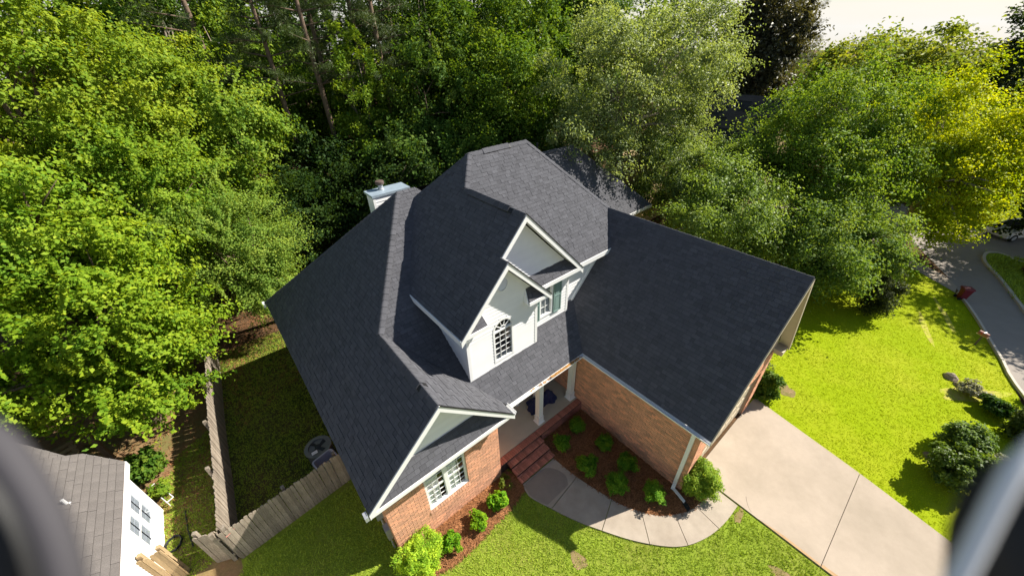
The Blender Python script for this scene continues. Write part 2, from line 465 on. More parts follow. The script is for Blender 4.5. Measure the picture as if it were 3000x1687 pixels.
line = smooth_line([(25.5, -11.2), (28.0, -10.05), (28.76, -9.81), (30.52, -9.28), (31.97, -8.81), (33.34, -8.28), (34.33, -8.1), (35.3, -8.2), (35.7, -8.6), (35.6, -9.1), (35.2, -9.9), (37, -14)], 3)
for i in range(len(line) - 1):
    p, q = Vector((*line[i], 0)), Vector((*line[i + 1], 0))
    n = (q - p).cross(Vector((0, 0, 1))).normalized()
    cb.hexa([p, q, q + n * .14, p + n * .14], [a + Vector((0, 0, .11)) for a in (p, q, q + n * .14, p + n * .14)])
tag(cb.build('street_curb', MT['curb']), kind='structure')
flat('far_lawn', [(25.6, -11.3), (28.0, -10.2), (30.5, -9.42), (33.3, -8.42), (34.4, -8.24), (35.2, -8.32), (35.6, -8.7), (35.45, -9.2), (35.05, -10), (36.8, -14), (30, -16)], 0.09, MT['lawn'])
flat('far_lawn', [(39.6, -7.5), (39.9, -6.6), (40.3, -4.6), (46, -1), (60, -2), (60, -12), (44, -12), (40.3, -8.2)], 0.02, MT['lawn'])
flat('far_lawn', [(35.6, 0.9), (34.1, -1.5), (32.2, -4.4), (34.9, -4.7), (41, 1.2), (40, 6), (36.5, 5)], 0.006, MT['lawn'])
flat('neighbor_driveway', [(33.92, 0.75), (32.92, -1.69), (30.62, -4.45), (29.78, -5.75), (28.25, -7.6), (29.0, -7.6), (30.0, -7.1), (31.0, -5.6), (32.1, -4.4), (34.0, -1.5), (35.6, 0.95), (36.5, 5), (34.5, 5)], 0.012, MT['concrete'])

# driveway and walkway of separate slabs with open joints
drive = tag(bpy.data.objects.new('driveway', None), kind='structure'); C.objects.link(drive)
flat('concrete_slab', [(8.66, -3.64), (13.2, -3.64), (13.1, -4.0), (12.51, -7.06), (8.66, -7.09)], 0.035, MT['concrete'], None, drive, 0.06)
flat('concrete_slab', [(8.66, -7.104), (12.505, -7.075), (12.0, -9.2), (11.7, -13.5), (8.66, -13.5)], 0.035, MT['concrete'], None, drive, 0.06)
flat('clay_stain', [(8.665, -5.55), (8.74, -6.2), (8.72, -7.085), (8.665, -7.085)], 0.0385, MT['clay'], None, drive)
flat('clay_stain', [(8.665, -7.11), (8.75, -7.11), (8.80, -8.2), (8.86, -9.2), (8.78, -10.5), (8.8, -12), (8.665, -13)], 0.0385, MT['clay'], None, drive)
for pts in ([(9.05, -5.05), (8.93, -5.12), (8.80, -5.22), (8.70, -5.35)],):
    cb = MB()
    for i in range(len(pts) - 1):
        p, q = pts[i], pts[i + 1]
        cb.poly([(p[0], p[1], .0365), (q[0], q[1], .0365), (q[0], q[1] + .012, .0365), (p[0], p[1] + .012, .0365)])
    cb.build('crack', MT['rust'], drive)
walk = tag(bpy.data.objects.new('walkway', None), kind='structure'); C.objects.link(walk)
JO = [0.0, 0.30, 0.475, 0.62, 0.735, 0.865, 1.0]
def at_line(L, t):
    d = [0.0]
    for i in range(len(L) - 1): d.append(d[-1] + math.dist(L[i], L[i + 1]))
    t *= d[-1]
    for i in range(len(L) - 1):
        if t <= d[i + 1] + 1e-9:
            k = (t - d[i]) / (d[i + 1] - d[i])
            return (L[i][0] + (L[i + 1][0] - L[i][0]) * k, L[i][1] + (L[i + 1][1] - L[i][1]) * k)
    return L[-1]
WO_T = [0.0, 0.165, 0.375, 0.555, 0.70, 0.855, 1.0]
WI_T = [0.0, 0.165, 0.375, 0.53, 0.70, 0.83, 1.0]
for i in range(6):
    g = 0.0014
    o_ = [at_line(WALK_OUT, WO_T[i] + g + (WO_T[i + 1] - WO_T[i] - 2 * g) * k / 6) for k in range(7)]
    n_ = [at_line(WALK_IN, WI_T[i] + g + (WI_T[i + 1] - WI_T[i] - 2 * g) * k / 6) for k in range(7)]
    flat('concrete_slab', o_ + n_[::-1], 0.04, MT['walk_concrete'], None, walk, 0.06)
st = [(4.20, -0.35), (4.95, -0.36), (5.22, -0.55), (5.36, -0.85), (5.34, -1.08), (5.2, -1.26)]
flat('damp_stain', smooth_line(st, 4) + [(4.8, -1.268), (4.28, -1.275), (4.15, -1.02), (4.07, -.7), (4.12, -.45)], 0.0425, MT['damp_concrete'], None, walk)

# bare patches in the lawn
def blob(cx, cy, rx, ry, rot, seed, n=18):
    r = random.Random(seed)
    ph = [r.uniform(0, 6.28) for _ in range(4)]
    out = []
    for i in range(n):
        t = 2 * PI * i / n
        k = 1 + .18 * math.sin(2 * t + ph[0]) + .14 * math.sin(3 * t + ph[1]) + .10 * math.sin(5 * t + ph[2])
        x, y = rx * k * math.cos(t), ry * k * math.sin(t)
        out.append((cx + x * math.cos(rot) - y * math.sin(rot), cy + x * math.sin(rot) + y * math.cos(rot)))
    return out
PATCHES = [blob(3.92, -2.85, .17, .27, .5, 1), blob(14.5, -4.3, .35, .28, .2, 2), blob(25.3, -7.55, 1.4, .13, .35, 4), blob(23.4, -7.1, 1.2, .14, .3, 3),
           blob(7.75, -6.6, .10, .5, .3, 8), blob(8.35, -5.15, .25, .10, .2, 9), blob(19.5, -8.95, 1.3, .32, -.6, 10), blob(15.0, -8.5, .35, .25, 0, 11)]
for p in PATCHES:
    flat('bare_patch', p, 0.005, MT['right_patch'] if p[0][0] > 20 else MT['patch'])

# grass blades
def grass(name, poly, holes, n, h, w, mat, seed, sparse=1.0):
    r = np.random.default_rng(seed)
    xs = [p[0] for p in poly]; ys = [p[1] for p in poly]
    x = r.uniform(min(xs), max(xs), n); y = r.uniform(min(ys), max(ys), n)
    ok = in_poly(x, y, poly)
    for hp in holes: ok &= ~in_poly(x, y, hp)
    for hp in PATCHES: ok &= ~(in_poly(x, y, hp) & (r.random(n) < (.8 if hp[0][0] < 15 else .45)))
    x, y = x[ok], y[ok]
    k = len(x)
    nb = 3
    x = np.repeat(x, nb) + r.normal(0, w * 2, k * nb); y = np.repeat(y, nb) + r.normal(0, w * 2, k * nb)
    a = r.uniform(0, 2 * PI, k * nb); lean = r.uniform(.3, 1.1, k * nb); hh = h * r.uniform(.5, 1.3, k * nb); ww = w * r.uniform(.6, 1.2, k * nb)
    ca, sa = np.cos(a), np.sin(a)
    v = np.zeros((k * nb, 3, 3))
    v[:, 0] = np.stack([x - sa * ww, y + ca * ww, np.zeros_like(x)], 1)
    v[:, 1] = np.stack([x + sa * ww, y - ca * ww, np.zeros_like(x)], 1)
    v[:, 2] = np.stack([x + ca * hh * lean, y + sa * hh * lean, hh], 1)
    tone = np.clip(r.normal(.5, .12, k * nb), 0, 1)
    o = link(name, array_mesh(name, v.reshape(-1, 3), 3, tone, mat))
    return tag(o, kind='stuff')
WALKP = WALK_OUT + WALK_IN[::-1]
NEAR = [(-3.1, 3.2), (0.28, 3.3), (0.28, 0.36), (4.1, 0.3), (4.1, -0.4), (8.6, -4.9), (8.6, -8.5), (-3.2, -3.0), (-4.5, 1.0)]
grass('front_lawn_grass', NEAR, [BED_L, BED_R, WALKP, DRIVE], 85000, .045, .011, MT['grass'], 1)
grass('right_lawn_grass', RIGHT_LAWN, [DRIVE], 120000, .024, .013, MT['far_grass'], 2)
grass('side_yard_grass', SIDE_YARD, [], 14000, .05, .012, MT['grass'], 3)
grass('far_lawn_grass', [(25.6, -11.3), (28.0, -10.2), (30.5, -9.42), (33.3, -8.42), (35.2, -8.4), (35.4, -9.2), (36.8, -14), (30, -16)], [], 9000, .2, .04, MT['grass'], 4)
grass('verge_grass', [(39.6, -7.5), (39.9, -6.6), (40.3, -4.6), (46, -1), (60, -2), (60, -12), (44, -12), (40.3, -8.2)], [], 9000, .12, .05, MT['far_grass'], 5)
grass('yard_weeds', [(-4.8, 3.6), (-3.5, 3.7), (-3.2, 9), (-4.4, 8.4), (-4.9, 6.8)], [], 9000, .05, .012, MT['grass'], 6)
grass('island_grass', [(35.6, 0.9), (34.1, -1.5), (32.2, -4.4), (34.9, -4.7), (41, 1.2), (40, 6), (36.5, 5)], [], 9000, .12, .04, MT['far_grass'], 8)

def straw(name, poly, n, seed, L=.11, z=.02):
    r = np.random.default_rng(seed)
    xs = [p[0] for p in poly]; ys = [p[1] for p in poly]
    x = r.uniform(min(xs), max(xs), n); y = r.uniform(min(ys), max(ys), n)
    ok = in_poly(x, y, poly); x, y = x[ok], y[ok]; k = len(x)
    a = r.uniform(0, 2 * PI, k); l = L * r.uniform(.5, 1.2, k); w = .006
    ca, sa = np.cos(a), np.sin(a); zz = z + r.uniform(0, .03, k); dz = r.normal(0, .02, k)
    v = np.zeros((k, 4, 3))
    v[:, 0] = np.stack([x - ca * l - sa * w, y - sa * l + ca * w, zz - dz], 1); v[:, 1] = np.stack([x - ca * l + sa * w, y - sa * l - ca * w, zz - dz], 1)
    v[:, 2] = np.stack([x + ca * l + sa * w, y + sa * l - ca * w, zz + dz], 1); v[:, 3] = np.stack([x + ca * l - sa * w, y + sa * l + ca * w, zz + dz], 1)
    v[:, :, 2] = np.maximum(v[:, :, 2], .014)
    return tag(link(name, array_mesh(name, v.reshape(-1, 3), 4, r.random(k), MT['straw'])), kind='stuff')
straw('pine_straw', BED_L, 9000, 11)
straw('pine_straw', BED_R, 16000, 12)
straw('fallen_leaves', [(-9, 6.5), (-3.3, 6.0), (-2.9, 9), (-1, 14), (5, 21), (2, 24), (-10, 22)], 14000, 13, .1)
straw('fallen_leaves', [(-2.6, 8.0), (0.2, 9.5), (5, 13), (9, 20), (3, 22), (-2.3, 13.5)], 9000, 14, .1)
straw('grass_clippings', [(-6, 5), (-3.5, 5), (-3.3, 8.5), (-5, 8.3)], 1200, 15, .05)

# ------------------------------------------------------------------ the brick house
house = thing('brick_house', 'brick house with dark shingle roofs, white front gables and a small columned porch', 'house')
roof = MB()
TABS = []                                  # every shingle of the house: (vertices, faces, tone, size in view)
def clip(poly, cp):
    """clip a 2-D polygon by a convex counter-clockwise polygon"""
    out = poly
    n = len(cp)
    for i in range(n):
        ax, ay = cp[i]; bx, by = cp[(i + 1) % n]
        ex, ey = bx - ax, by - ay
        inp, out = out, []
        for j in range(len(inp)):
            p, q = inp[j], inp[(j + 1) % len(inp)]
            dp = ex * (p[1] - ay) - ey * (p[0] - ax); dq = ex * (q[1] - ay) - ey * (q[0] - ax)
            if dp >= 0: out.append(p)
            if (dp >= 0) != (dq >= 0):
                t = dp / (dp - dq)
                out.append((p[0] + (q[0] - p[0]) * t, p[1] + (q[1] - p[1]) * t))
        if len(out) < 3: return []
    return out
def shingles(plane, plans, expo=0.118, seed=0, store=None, thick=.0055, weight=1.0, tabw=(.10, .25), tonef=None, visible=None):
    a, b, c = plane
    r = random.Random(seed)
    n = Vector((-a, -b, 1)).normalized()
    g = math.hypot(a, b)
    s2 = Vector((a / g, b / g))                       # up-slope in plan
    k = math.sqrt(1 + g * g)                          # slope length per plan length
    tdir = Vector((-s2.y, s2.x)) * -1.0
    def uv(p): return (p[0] * tdir.x + p[1] * tdir.y, (p[0] * s2.x + p[1] * s2.y) * k)
    def xyz(u, v, h):
        px, py = tdir * u + s2 * (v / k)
        return Vector((px, py, a * px + b * py + c)) + n * h
    polys = []
    for pl in plans:
        q = [uv(p) for p in pl]
        ar = sum(q[i][0] * q[(i + 1) % len(q)][1] - q[(i + 1) % len(q)][0] * q[i][1] for i in range(len(q)))
        polys.append(q if ar > 0 else q[::-1])
    for pl in plans:
        roof.poly([Vector((p[0], p[1], a * p[0] + b * p[1] + c)) - n * .012 for p in pl], .4) if store is None else None
    allp = [p for q in polys for p in q]
    v0 = min(p[1] for p in allp); v1 = max(p[1] for p in allp); u0 = min(p[0] for p in allp); u1 = max(p[0] for p in allp)
    row = 0; v = v0
    while v < v1:
        u = u0 - r.uniform(0, .3)
        while u < u1:
            w = r.uniform(*tabw)
            tone = min(1, max(0, r.gauss(.5, .24)))
            th = thick * (1.7 if r.random() < .5 else .5)
            quad = [(u + .002, v + .006), (u + w - .002, v + .006), (u + w - .002, v + expo + .001), (u + .002, v + expo + .001)]
            for q in polys:
                cl = clip(quad, q)
                if len(cl) < 3: continue
                top = [xyz(p[0], p[1], th + .002) for p in cl]
                low = [xyz(p[0], p[1], -.004) for p in cl]
                m = len(cl)
                fs = [tuple(range(m))] + [((i + 1) % m, i, m + i, m + (i + 1) % m) for i in range(m)]
                ctr = sum(top, Vector()) / m
                pr = proj(ctr)
                sc = 0
                if pr and 20 < pr[0] < 2980 and 20 < pr[1] < 1660 and (visible is None or visible(ctr)):
                    area = abs(sum(cl[i][0] * cl[(i + 1) % m][1] - cl[(i + 1) % m][0] * cl[i][1] for i in range(m))) / 2
                    view = (CAM - ctr)
                    sc = weight * area * max(0, n.dot(view.normalized())) / view.length_squared
                (TABS if store is None else store).append((top + low, fs, [tone] + [-.8] * m, sc))
            u += w
        v += expo
        row += 1

PL = (0.945, 0.0, 3.392)                                    # left slope
PM = (0.0, 0.7643, 3.185 - 0.7643 * 0.372)                  # main front slope
PFR = (-0.993, 0.0, 5.329 + 0.993 * 2.05)                   # right slope of the low front gable
PG = (1.0917, 0.0, 3.248 - 1.0917 * 7.447)                  # left slope of the garage wing
PUL = (1.054, 0.0, 8.996 - 1.054 * 6.433)                   # left slope of the tall block
PUF = (0.0, 0.9955, 8.996 - 0.9955 * 4.672)                 # front slope of the tall block
PBR = (-1.043, 0.0, 8.269 + 1.043 * 5.743)                  # right slope of the upper front gable
PCR = (-1.054, 0.0, 7.359 + 1.054 * 4.88)
def Z(pl, x, y): return pl[0] * x + pl[1] * y + pl[2]
shingles(PL, [[(0, 0), (2.05, 0), (2.05, 3.178), (0, 3.178)], [(0, 3.178), (2.05, 3.178), (4.65, 6.392), (0, 10.505)]], seed=1, weight=.6)
shingles(PM, [[(4.209, .372), (7.39, .372), (8.879, 2.5), (5.3, 6.392), (4.65, 6.392), (2.05, 3.178)]], seed=2, visible=lambda p: p.y < 1.3 and p.x > 4.3)
shingles(PFR, [[(2.05, 0), (4.1, 0), (4.1, .513), (2.05, 3.178)]], seed=3)
shingles(PG, [[(7.39, -3.916), (10.652, -3.916), (10.652, 2.5), (8.879, 2.5), (7.39, .372)]], seed=4)
shingles(PUL, [[(3.341, .983), (4.88, .983), (4.88, 1.266), (3.341, 1.266)], [(3.341, 1.266), (5.743, 1.266), (5.743, 3.942), (3.48, 3.942), (3.341, 3.71)], [(3.48, 3.942), (5.743, 3.942), (6.433, 4.672), (4.9, 6.3)]], seed=5)
shingles(PUF, [[(5.743, 3.942), (8.101, 1.47), (9.794, 1.47), (10.72, 2.41), (8.775, 4.672), (6.433, 4.672)]], seed=6, weight=1.2)
shingles(PBR, [[(5.743, 1.266), (8.101, 1.266), (8.101, 1.47), (5.743, 3.942)]], seed=7)
shingles(PCR, [[(4.88, .983), (6.419, .983), (6.419, 1.55), (4.88, 1.55)]], seed=8)
# pent roofs across the gables
PP = (0.0, 1.03, 3.30)
shingles(PP, [[(.07, .02), (4.03, .02), (3.75, .39), (.33, .39)]], seed=9, weight=1.4)
PP2 = (0.0, 1.15, 5.87 - 1.15 * 1.266)
shingles(PP2, [[(5.6, 1.27), (7.96, 1.27), (7.75, 1.55), (5.6, 1.55)]], seed=10)
PP3 = (0.0, 1.2, 5.76 - 1.2 * 1.0)
shingles(PP3, [[(3.45, 1.0), (4.17, 1.0), (4.12, 1.27), (3.62, 1.27)], [(5.62, 1.0), (6.32, 1.0), (6.12, 1.27), (5.7, 1.27)]], seed=11)
# rear wing behind the garage wing
PR_ = (0.0, 1.0, 3.2 - 6.181)
shingles(PR_, [[(12.0, 6.181), (20.29, 6.181), (16.79, 9.681), (12.0, 9.681)]], seed=12)
# slopes that face away, closed so that the house is whole
def deck(pts): roof.poly(pts, .4)
deck([(4.65, 6.392, 7.776), (0, 10.5, 3.385), (10, 10.5, 3.385), (9, 6.392, 7.776)])
deck([(10.652, -3.916, 6.735), (12.69, -3.916, 3.236), (12.69, 6.0, 3.236), (10.652, 6.0, 6.735)])
deck([(8.775, 4.672, 8.986), (10.79, 2.33, 6.65), (10.79, 6.9, 6.65)])
deck([(6.433, 4.672, 8.986), (8.775, 4.672, 8.986), (10.79, 6.9, 6.65), (4.2, 6.9, 6.65)])
deck([(16.79, 9.681, 6.69), (20.29, 6.181, 3.19), (20.29, 13.18, 3.19)])
deck([(12, 9.681, 6.69), (16.79, 9.681, 6.69), (20.29, 13.18, 3.19), (12, 13.18, 3.19)])
deck([(10.652, 2.3, 6.735), (12.69, 2.3, 3.236), (12.69, 10, 3.236), (10.652, 10, 6.735)])
roof_o = roof.build('roof', MT['deck'], house)

def place_pieces(items, name, rest_name, mat, parent, keep=300):
    """the pieces that show largest become objects, the rest one joined part"""
    order = sorted(range(len(items)), key=lambda i: -items[i][3])
    single = set(i for i in order[:keep] if items[i][3] > 0)
    rest = MB()
    for i, (v, f, t, s) in enumerate(items):
        if i in single:
            b = MB(); ctr = sum((Vector(p) for p in v), Vector()) / len(v)
            b.faces([Vector(p) - ctr for p in v], f, t)
            o = b.build(name, mat, parent); o.location = ctr
        else:
            rest.faces(v, f, t)
    if rest.f:
        tag(rest.build(rest_name, mat, parent), kind='stuff')
place_pieces(TABS, 'shingle', 'shingle_field', MT['shingle'], roof_o, 270)

# ridge and hip caps
def ridge(p, q, d1, d2, parent, vent=None, expo=.2, w=.135, mat='shingle', seed=0):
    """caps from p (low or front end) to q; d1, d2 run down the two slopes"""
    p, q = Vector(p), Vector(q)
    L = (q - p).length; d = (q - p) / L
    d1 = (Vector(d1) - d * Vector(d1).dot(d)).normalized(); d2 = (Vector(d2) - d * Vector(d2).dot(d)).normalized()
    nrm = -(d1 + d2).normalized()
    r = random.Random(seed)
    s = 0.0
    while s < L - .02:
        e = min(s + expo + .03, L)
        v = vent and vent[0] < s < vent[1]
        lift = .040 if v else .012
        hi, lo = lift + .016, lift + .004
        ww = w + (.05 if v else 0)
        b = MB()
        n1 = (d1.cross(d)).normalized(); n1 = n1 if n1.dot(nrm) > 0 else -n1
        n2 = (d2.cross(d)).normalized(); n2 = n2 if n2.dot(nrm) > 0 else -n2
        dn = .012 if not v else .018
        rings = []
        for dist_, h_ in ((s, hi), (e, lo)):
            o_ = p + d * dist_
            rings.append([o_ + nrm * h_ + d1 * ww, o_ + nrm * (h_ + .004) + d1 * .065, o_ + nrm * (h_ + .002) + d1 * .02 - nrm * .0, o_ + nrm * (h_ + .002) + d2 * .02, o_ + nrm * (h_ + .004) + d2 * .065, o_ + nrm * h_ + d2 * ww])
            rings.append([rings[-1][0] - n1 * dn, rings[-1][5] - n2 * dn])
        A, A2, B, B2 = rings
        vs = A + A2 + B + B2
        ctr = sum(vs, Vector()) / len(vs)
        b.faces([x - ctr for x in vs], [(k_, k_ + 1, k_ + 9, k_ + 8) for k_ in range(5)] + [(0, 8, 14, 6), (5, 7, 15, 13), (0, 6, 7, 5, 4, 3, 2, 1), (8, 9, 10, 11, 12, 13, 15, 14)], min(1, max(0, r.gauss(.55, .2))))
        o = b.build('ridge_cap', MT[mat], parent); o.location = ctr
        s += expo
    if vent:
        b = MB()
        for dd in (d1, d2):
            b.beam(p + d * vent[0] + nrm * .004 + dd * .05, p + d * vent[1] + nrm * .004 + dd * .05, dd * (w - .012), nrm * .03)
        b.build('ridge_vent', MT['black'], parent)
dL, dM, dFR = (-1, 0, -.945), (0, -1, -.7643), (1, 0, -.993)
ridge((2.05, 0, 5.329), (2.05, 3.1, 5.329), dL, dFR, roof_o, (.7, 2.75), seed=1)
ridge((2.05, 3.1, 5.329), (4.65, 6.392, 7.786), dL, dM, roof_o, seed=2)
ridge((4.65, 6.392, 7.786), (5.3, 6.392, 7.786), dM, (0, 1, -1.07), roof_o, seed=3)
ridge((0, 10.505, 3.392), (4.65, 6.392, 7.786), dL, (0, 1, -1.07), roof_o, seed=4)
ridge((5.743, 1.266, 8.269), (5.743, 3.942, 8.269), (-1, 0, -1.054), (1, 0, -1.043), roof_o, (.45, 2.4), seed=5)
ridge((5.743, 3.942, 8.269), (6.433, 4.672, 8.996), (-1, 0, -1.054), (0, -1, -.9955), roof_o, seed=6)
ridge((8.775, 4.672, 8.996), (6.433, 4.672, 8.996), (0, -1, -.9955), (0, 1, -1.05), roof_o, (.75, 1.75), seed=7)
ridge((10.75, 2.37, 6.70), (8.775, 4.672, 8.996), (0, -1, -.9955), (1, 0, -1.15), roof_o, seed=8, w=.12)
ridge((4.88, .983, 7.359), (4.88, 1.53, 7.359), (-1, 0, -1.054), (1, 0, -1.054), roof_o, seed=9)
ridge((10.652, -3.916, 6.747), (10.652, 2.4, 6.747), (-1, 0, -1.0917), (1, 0, -1.717), roof_o, seed=10)
ridge((20.29, 6.181, 3.2), (16.79, 9.681, 6.70), (0, -1, -1), (1, 0, -1), roof_o, seed=11)
ridge((12.9, 9.681, 6.70), (16.79, 9.681, 6.70), (0, -1, -1), (0, 1, -1), roof_o, (.1, 2.6), seed=12)

# rake boards with their soffits, eave fascias and gutters
def rake_board(p, q, y_wall, name='rake_board', h=.20, mat='trim', dy=-.03):
    """sloping board in front of a gable's edge, from p to q (same y), with the soffit behind it back to y_wall"""
    p, q = Vector(p), Vector(q)
    b = MB()
    dz = Vector((0, 0, -h))
    g = Vector((0, 0, -.022))
    b.prism([p + g, q + g, q + dz, p + dz], (0, dy, 0))
    s = Vector((0, 0, -h + .03)); t = Vector((0, 0, .02))
    yw = Vector((0, y_wall - p.y, 0))
    b.hexa([p + s, q + s, q + s + yw, p + s + yw], [p + s + t, q + s + t, q + s + yw + t, p + s + yw + t])
    return b.build(name, MT[mat], house)
rake_board((0.0, 0, 3.392), (2.05, 0, 5.329), .39)
rake_board((2.05, 0, 5.329), (4.13, 0, 3.264), .39)
rake_board((4.88, 1.255, 7.359), (5.743, 1.266, 8.269), 1.55)
rake_board((5.743, 1.266, 8.269), (8.12, 1.266, 5.79), 1.55)
rake_board((3.32, .983, 5.715), (4.88, .983, 7.359), 1.27)
rake_board((4.88, .983, 7.359), (6.44, .983, 5.715), 1.27)
rake_board((7.39, -3.916, 3.186), (10.652, -3.916, 6.747), -3.62, mat='trim_tan')
rake_board((10.652, -3.916, 6.747), (12.705, -3.916, 3.22), -3.62, mat='trim_tan')
def drip_edge(p, q, d=-.012):
    b = MB(); b.beam(p, q, (0, d, 0), (0, 0, -.035)); b.build('drip_edge', MT['black'], house)
drip_edge((2.06, -.031, 5.335), (4.12, -.031, 3.285)); drip_edge((5.75, 1.235, 8.275), (8.11, 1.235, 5.81)); drip_edge((4.89, .95, 7.365), (6.43, .95, 5.735))
def box_part(name, x0, x1, y0, y1, z0, z1, mat, parent=None):
    b = MB(); b.box(x0, x1, y0, y1, z0, z1); return b.build(name, MT[mat], parent or house)
# fascias
box_part('fascia', .05, 4.05, -.02, .02, 3.20, 3.31, 'trim')                 # foot of the low front gable
box_part('soffit', .06, 4.04, .02, .37, 3.20, 3.22, 'trim')
box_part('fascia', .03, .06, .05, 10.4, 3.18, 3.38, 'trim')
box_part('fascia', 5.62, 8.0, 1.235, 1.266, 5.74, 5.87, 'trim')
box_part('soffit', 5.62, 8.0, 1.27, 1.53, 5.74, 5.76, 'trim')
box_part('fascia', 8.12, 9.80, 1.44, 1.47, 5.64, 5.80, 'trim')
box_part('soffit', 8.0, 9.75, 1.47, 1.74, 5.66, 5.68, 'trim')
box_part('fascia', 3.31, 3.34, .99, 3.69, 5.56, 5.725, 'trim')
box_part('soffit', 3.34, 3.60, 1.0, 3.6, 5.58, 5.60, 'trim')
for x0, x1 in ((3.40, 4.19), (5.60, 6.37)):
    box_part('fascia', x0, x1, .97, 1.0, 5.66, 5.765, 'trim')
    box_part('soffit', x0, x1, 1.0, 1.25, 5.66, 5.68, 'trim')
b = MB(); b.prism([(5.59, 1.0, 5.68), (5.59, 1.25, 5.68), (5.66, 1.25, 6.06)], (.025, 0, 0)); b.build('return_end', MT['siding'], house)
b = MB(); b.prism([(4.19, 1.0, 5.68), (4.19, 1.25, 5.68), (4.14, 1.25, 6.06)], (.02, 0, 0)); b.build('return_end', MT['siding'], house)
box_part('fascia', 12.0, 20.33, 6.13, 6.17, 3.02, 3.19, 'trim')
box_part('fascia', 20.30, 20.34, 6.17, 13.2, 3.02, 3.19, 'trim')
def gutter(p, q, out, name='gutter'):
    """open K-style gutter along an eave"""
    p, q, out = Vector(p), Vector(q), Vector(out)
    prof = [(0, 0), (0, -.10), (.07, -.10), (.115, -.03), (.115, .0), (.108, .0), (.108, -.028), (.066, -.092), (.008, -.092), (.008, 0)]
    b = MB()
    b.prism([p + out * a + Vector((0, 0, c)) for a, c in prof], q - p)
    return b.build(name, MT['trim'], house)
gutter((4.20, .372, 3.17), (7.40, .372, 3.17), (0, -1, 0))
gutter((7.39, -3.93, 3.17), (7.39, .26, 3.17), (-1, 0, 0))
gutter((4.10, 0.0, 3.27), (4.10, .40, 3.27), (1, 0, 0))
box_part('fascia', 4.2, 7.42, .373, .395, 3.0, 3.17, 'trim')
box_part('fascia', 7.392, 7.41, -3.9, .37, 3.0, 3.17, 'trim')
box_part('soffit', 7.41, 7.72, -3.6, .37, 3.02, 3.04, 'trim')
box_part('fascia', 4.06, 4.09, .02, .5, 3.10, 3.26, 'trim')
# leaves caught in the porch gutter
r_ = np.random.default_rng(5); k = 420
x = r_.uniform(5.05, 7.25, k); x = np.where(r_.random(k) < .7, 5.9 + (x - 5.05) * .6, x); y = .372 - r_.uniform(.015, .1, k); a = r_.uniform(0, 6.28, k)
v = np.zeros((k, 4, 3))
for j in range(4):
    v[:, j, 0] = x + .026 * np.cos(a + j * PI / 2); v[:, j, 1] = y + .014 * np.sin(a + j * PI / 2); v[:, j, 2] = 3.145 + r_.uniform(0, .04, k)
tag(link('gutter_leaves', array_mesh('gutter_leaves', v.reshape(-1, 3), 4, r_.random(k), surf('dead_leaf', (.50, .27, .09), .9, .1, .4, ()))), 'dry tan leaves caught in the porch gutter', 'leaf litter', None, 'stuff')
# white gutter hangers
for x in (4.6, 5.5, 7.15):
    box_part('gutter_hanger', x, x + .02, .26, .39, 3.172, 3.182, 'trim')
for y in (-3.3, -2.4, -1.5, -.6):
    box_part('gutter_hanger', 7.27, 7.41, y, y + .02, 3.172, 3.182, 'trim')

# ---- brickwork
BR = []
def bricks(o, u, n, L, H, holes=(), weight=1.0, z0=0.0, seed=0, soldier=(), store=None, bl=.196, bh=.066, jt=.011, dep=.05, tonem=.5):
    """bricks proud of the wall: o corner, u along, n outward"""
    o, u, n = Vector(o), Vector(u), Vector(n)
    r = random.Random(seed)
    rows = int(H / (bh + jt))
    st_ = BR if store is None else store
    for i in range(rows):
        z = i * (bh + jt)
        x = -(bl + jt) / 2 if i % 2 else 0.0
        while x < L:
            a, c = max(0, x), min(L, x + bl)
            x += bl + jt
            segs = [(a, c)]
            for hx0, hx1, hz0, hz1 in holes:
                if z + bh > hz0 and z < hz1:
                    ns = []
                    for s0, s1 in segs:
                        if s1 <= hx0 or s0 >= hx1: ns.append((s0, s1))
                        else:
                            if s0 < hx0: ns.append((s0, hx0))
                            if s1 > hx1: ns.append((hx1, s1))
                    segs = ns
            for s0, s1 in segs:
                if s1 - s0 < .03: continue
                add_brick(o + u * s0 + Vector((0, 0, z)), u * (s1 - s0), n, Vector((0, 0, bh)), r, st_, weight, tonem)
def add_brick(p, du, n, dv, r, store, weight=1.0, tonem=.5, dep=None):
    pr_ = .022 + r.uniform(-.0025, .0025)
    f = [p + n * pr_, p + du + n * pr_, p + du + dv + n * pr_, p + dv + n * pr_]
    bk = [p - n * .01, p + du - n * .01, p + du + dv - n * .01, p + dv - n * .01]
    ctr = p + (du + dv) / 2
    q = proj(ctr); sc = 0
    if q and 20 < q[0] < 2980 and 20 < q[1] < 1660:
        vw = CAM - ctr
        sc = weight * du.length * dv.length * max(0, n.dot(vw.normalized())) / vw.length_squared
    t = min(1, max(0, r.gauss(tonem, .27)))
    fl = [(0, 1, 2, 3), (1, 0, 4, 5), (2, 1, 5, 6), (3, 2, 6, 7), (0, 3, 7, 4)]
    if du.cross(dv).dot(n) < 0: fl = [g[::-1] for g in fl]
    store.append((f + bk, fl, t, sc))
def wall_mesh(name, pieces, mat='mortar'):
    b = MB()
    for p in pieces: b.box(*p)
    return b.build(name, MT[mat], house)
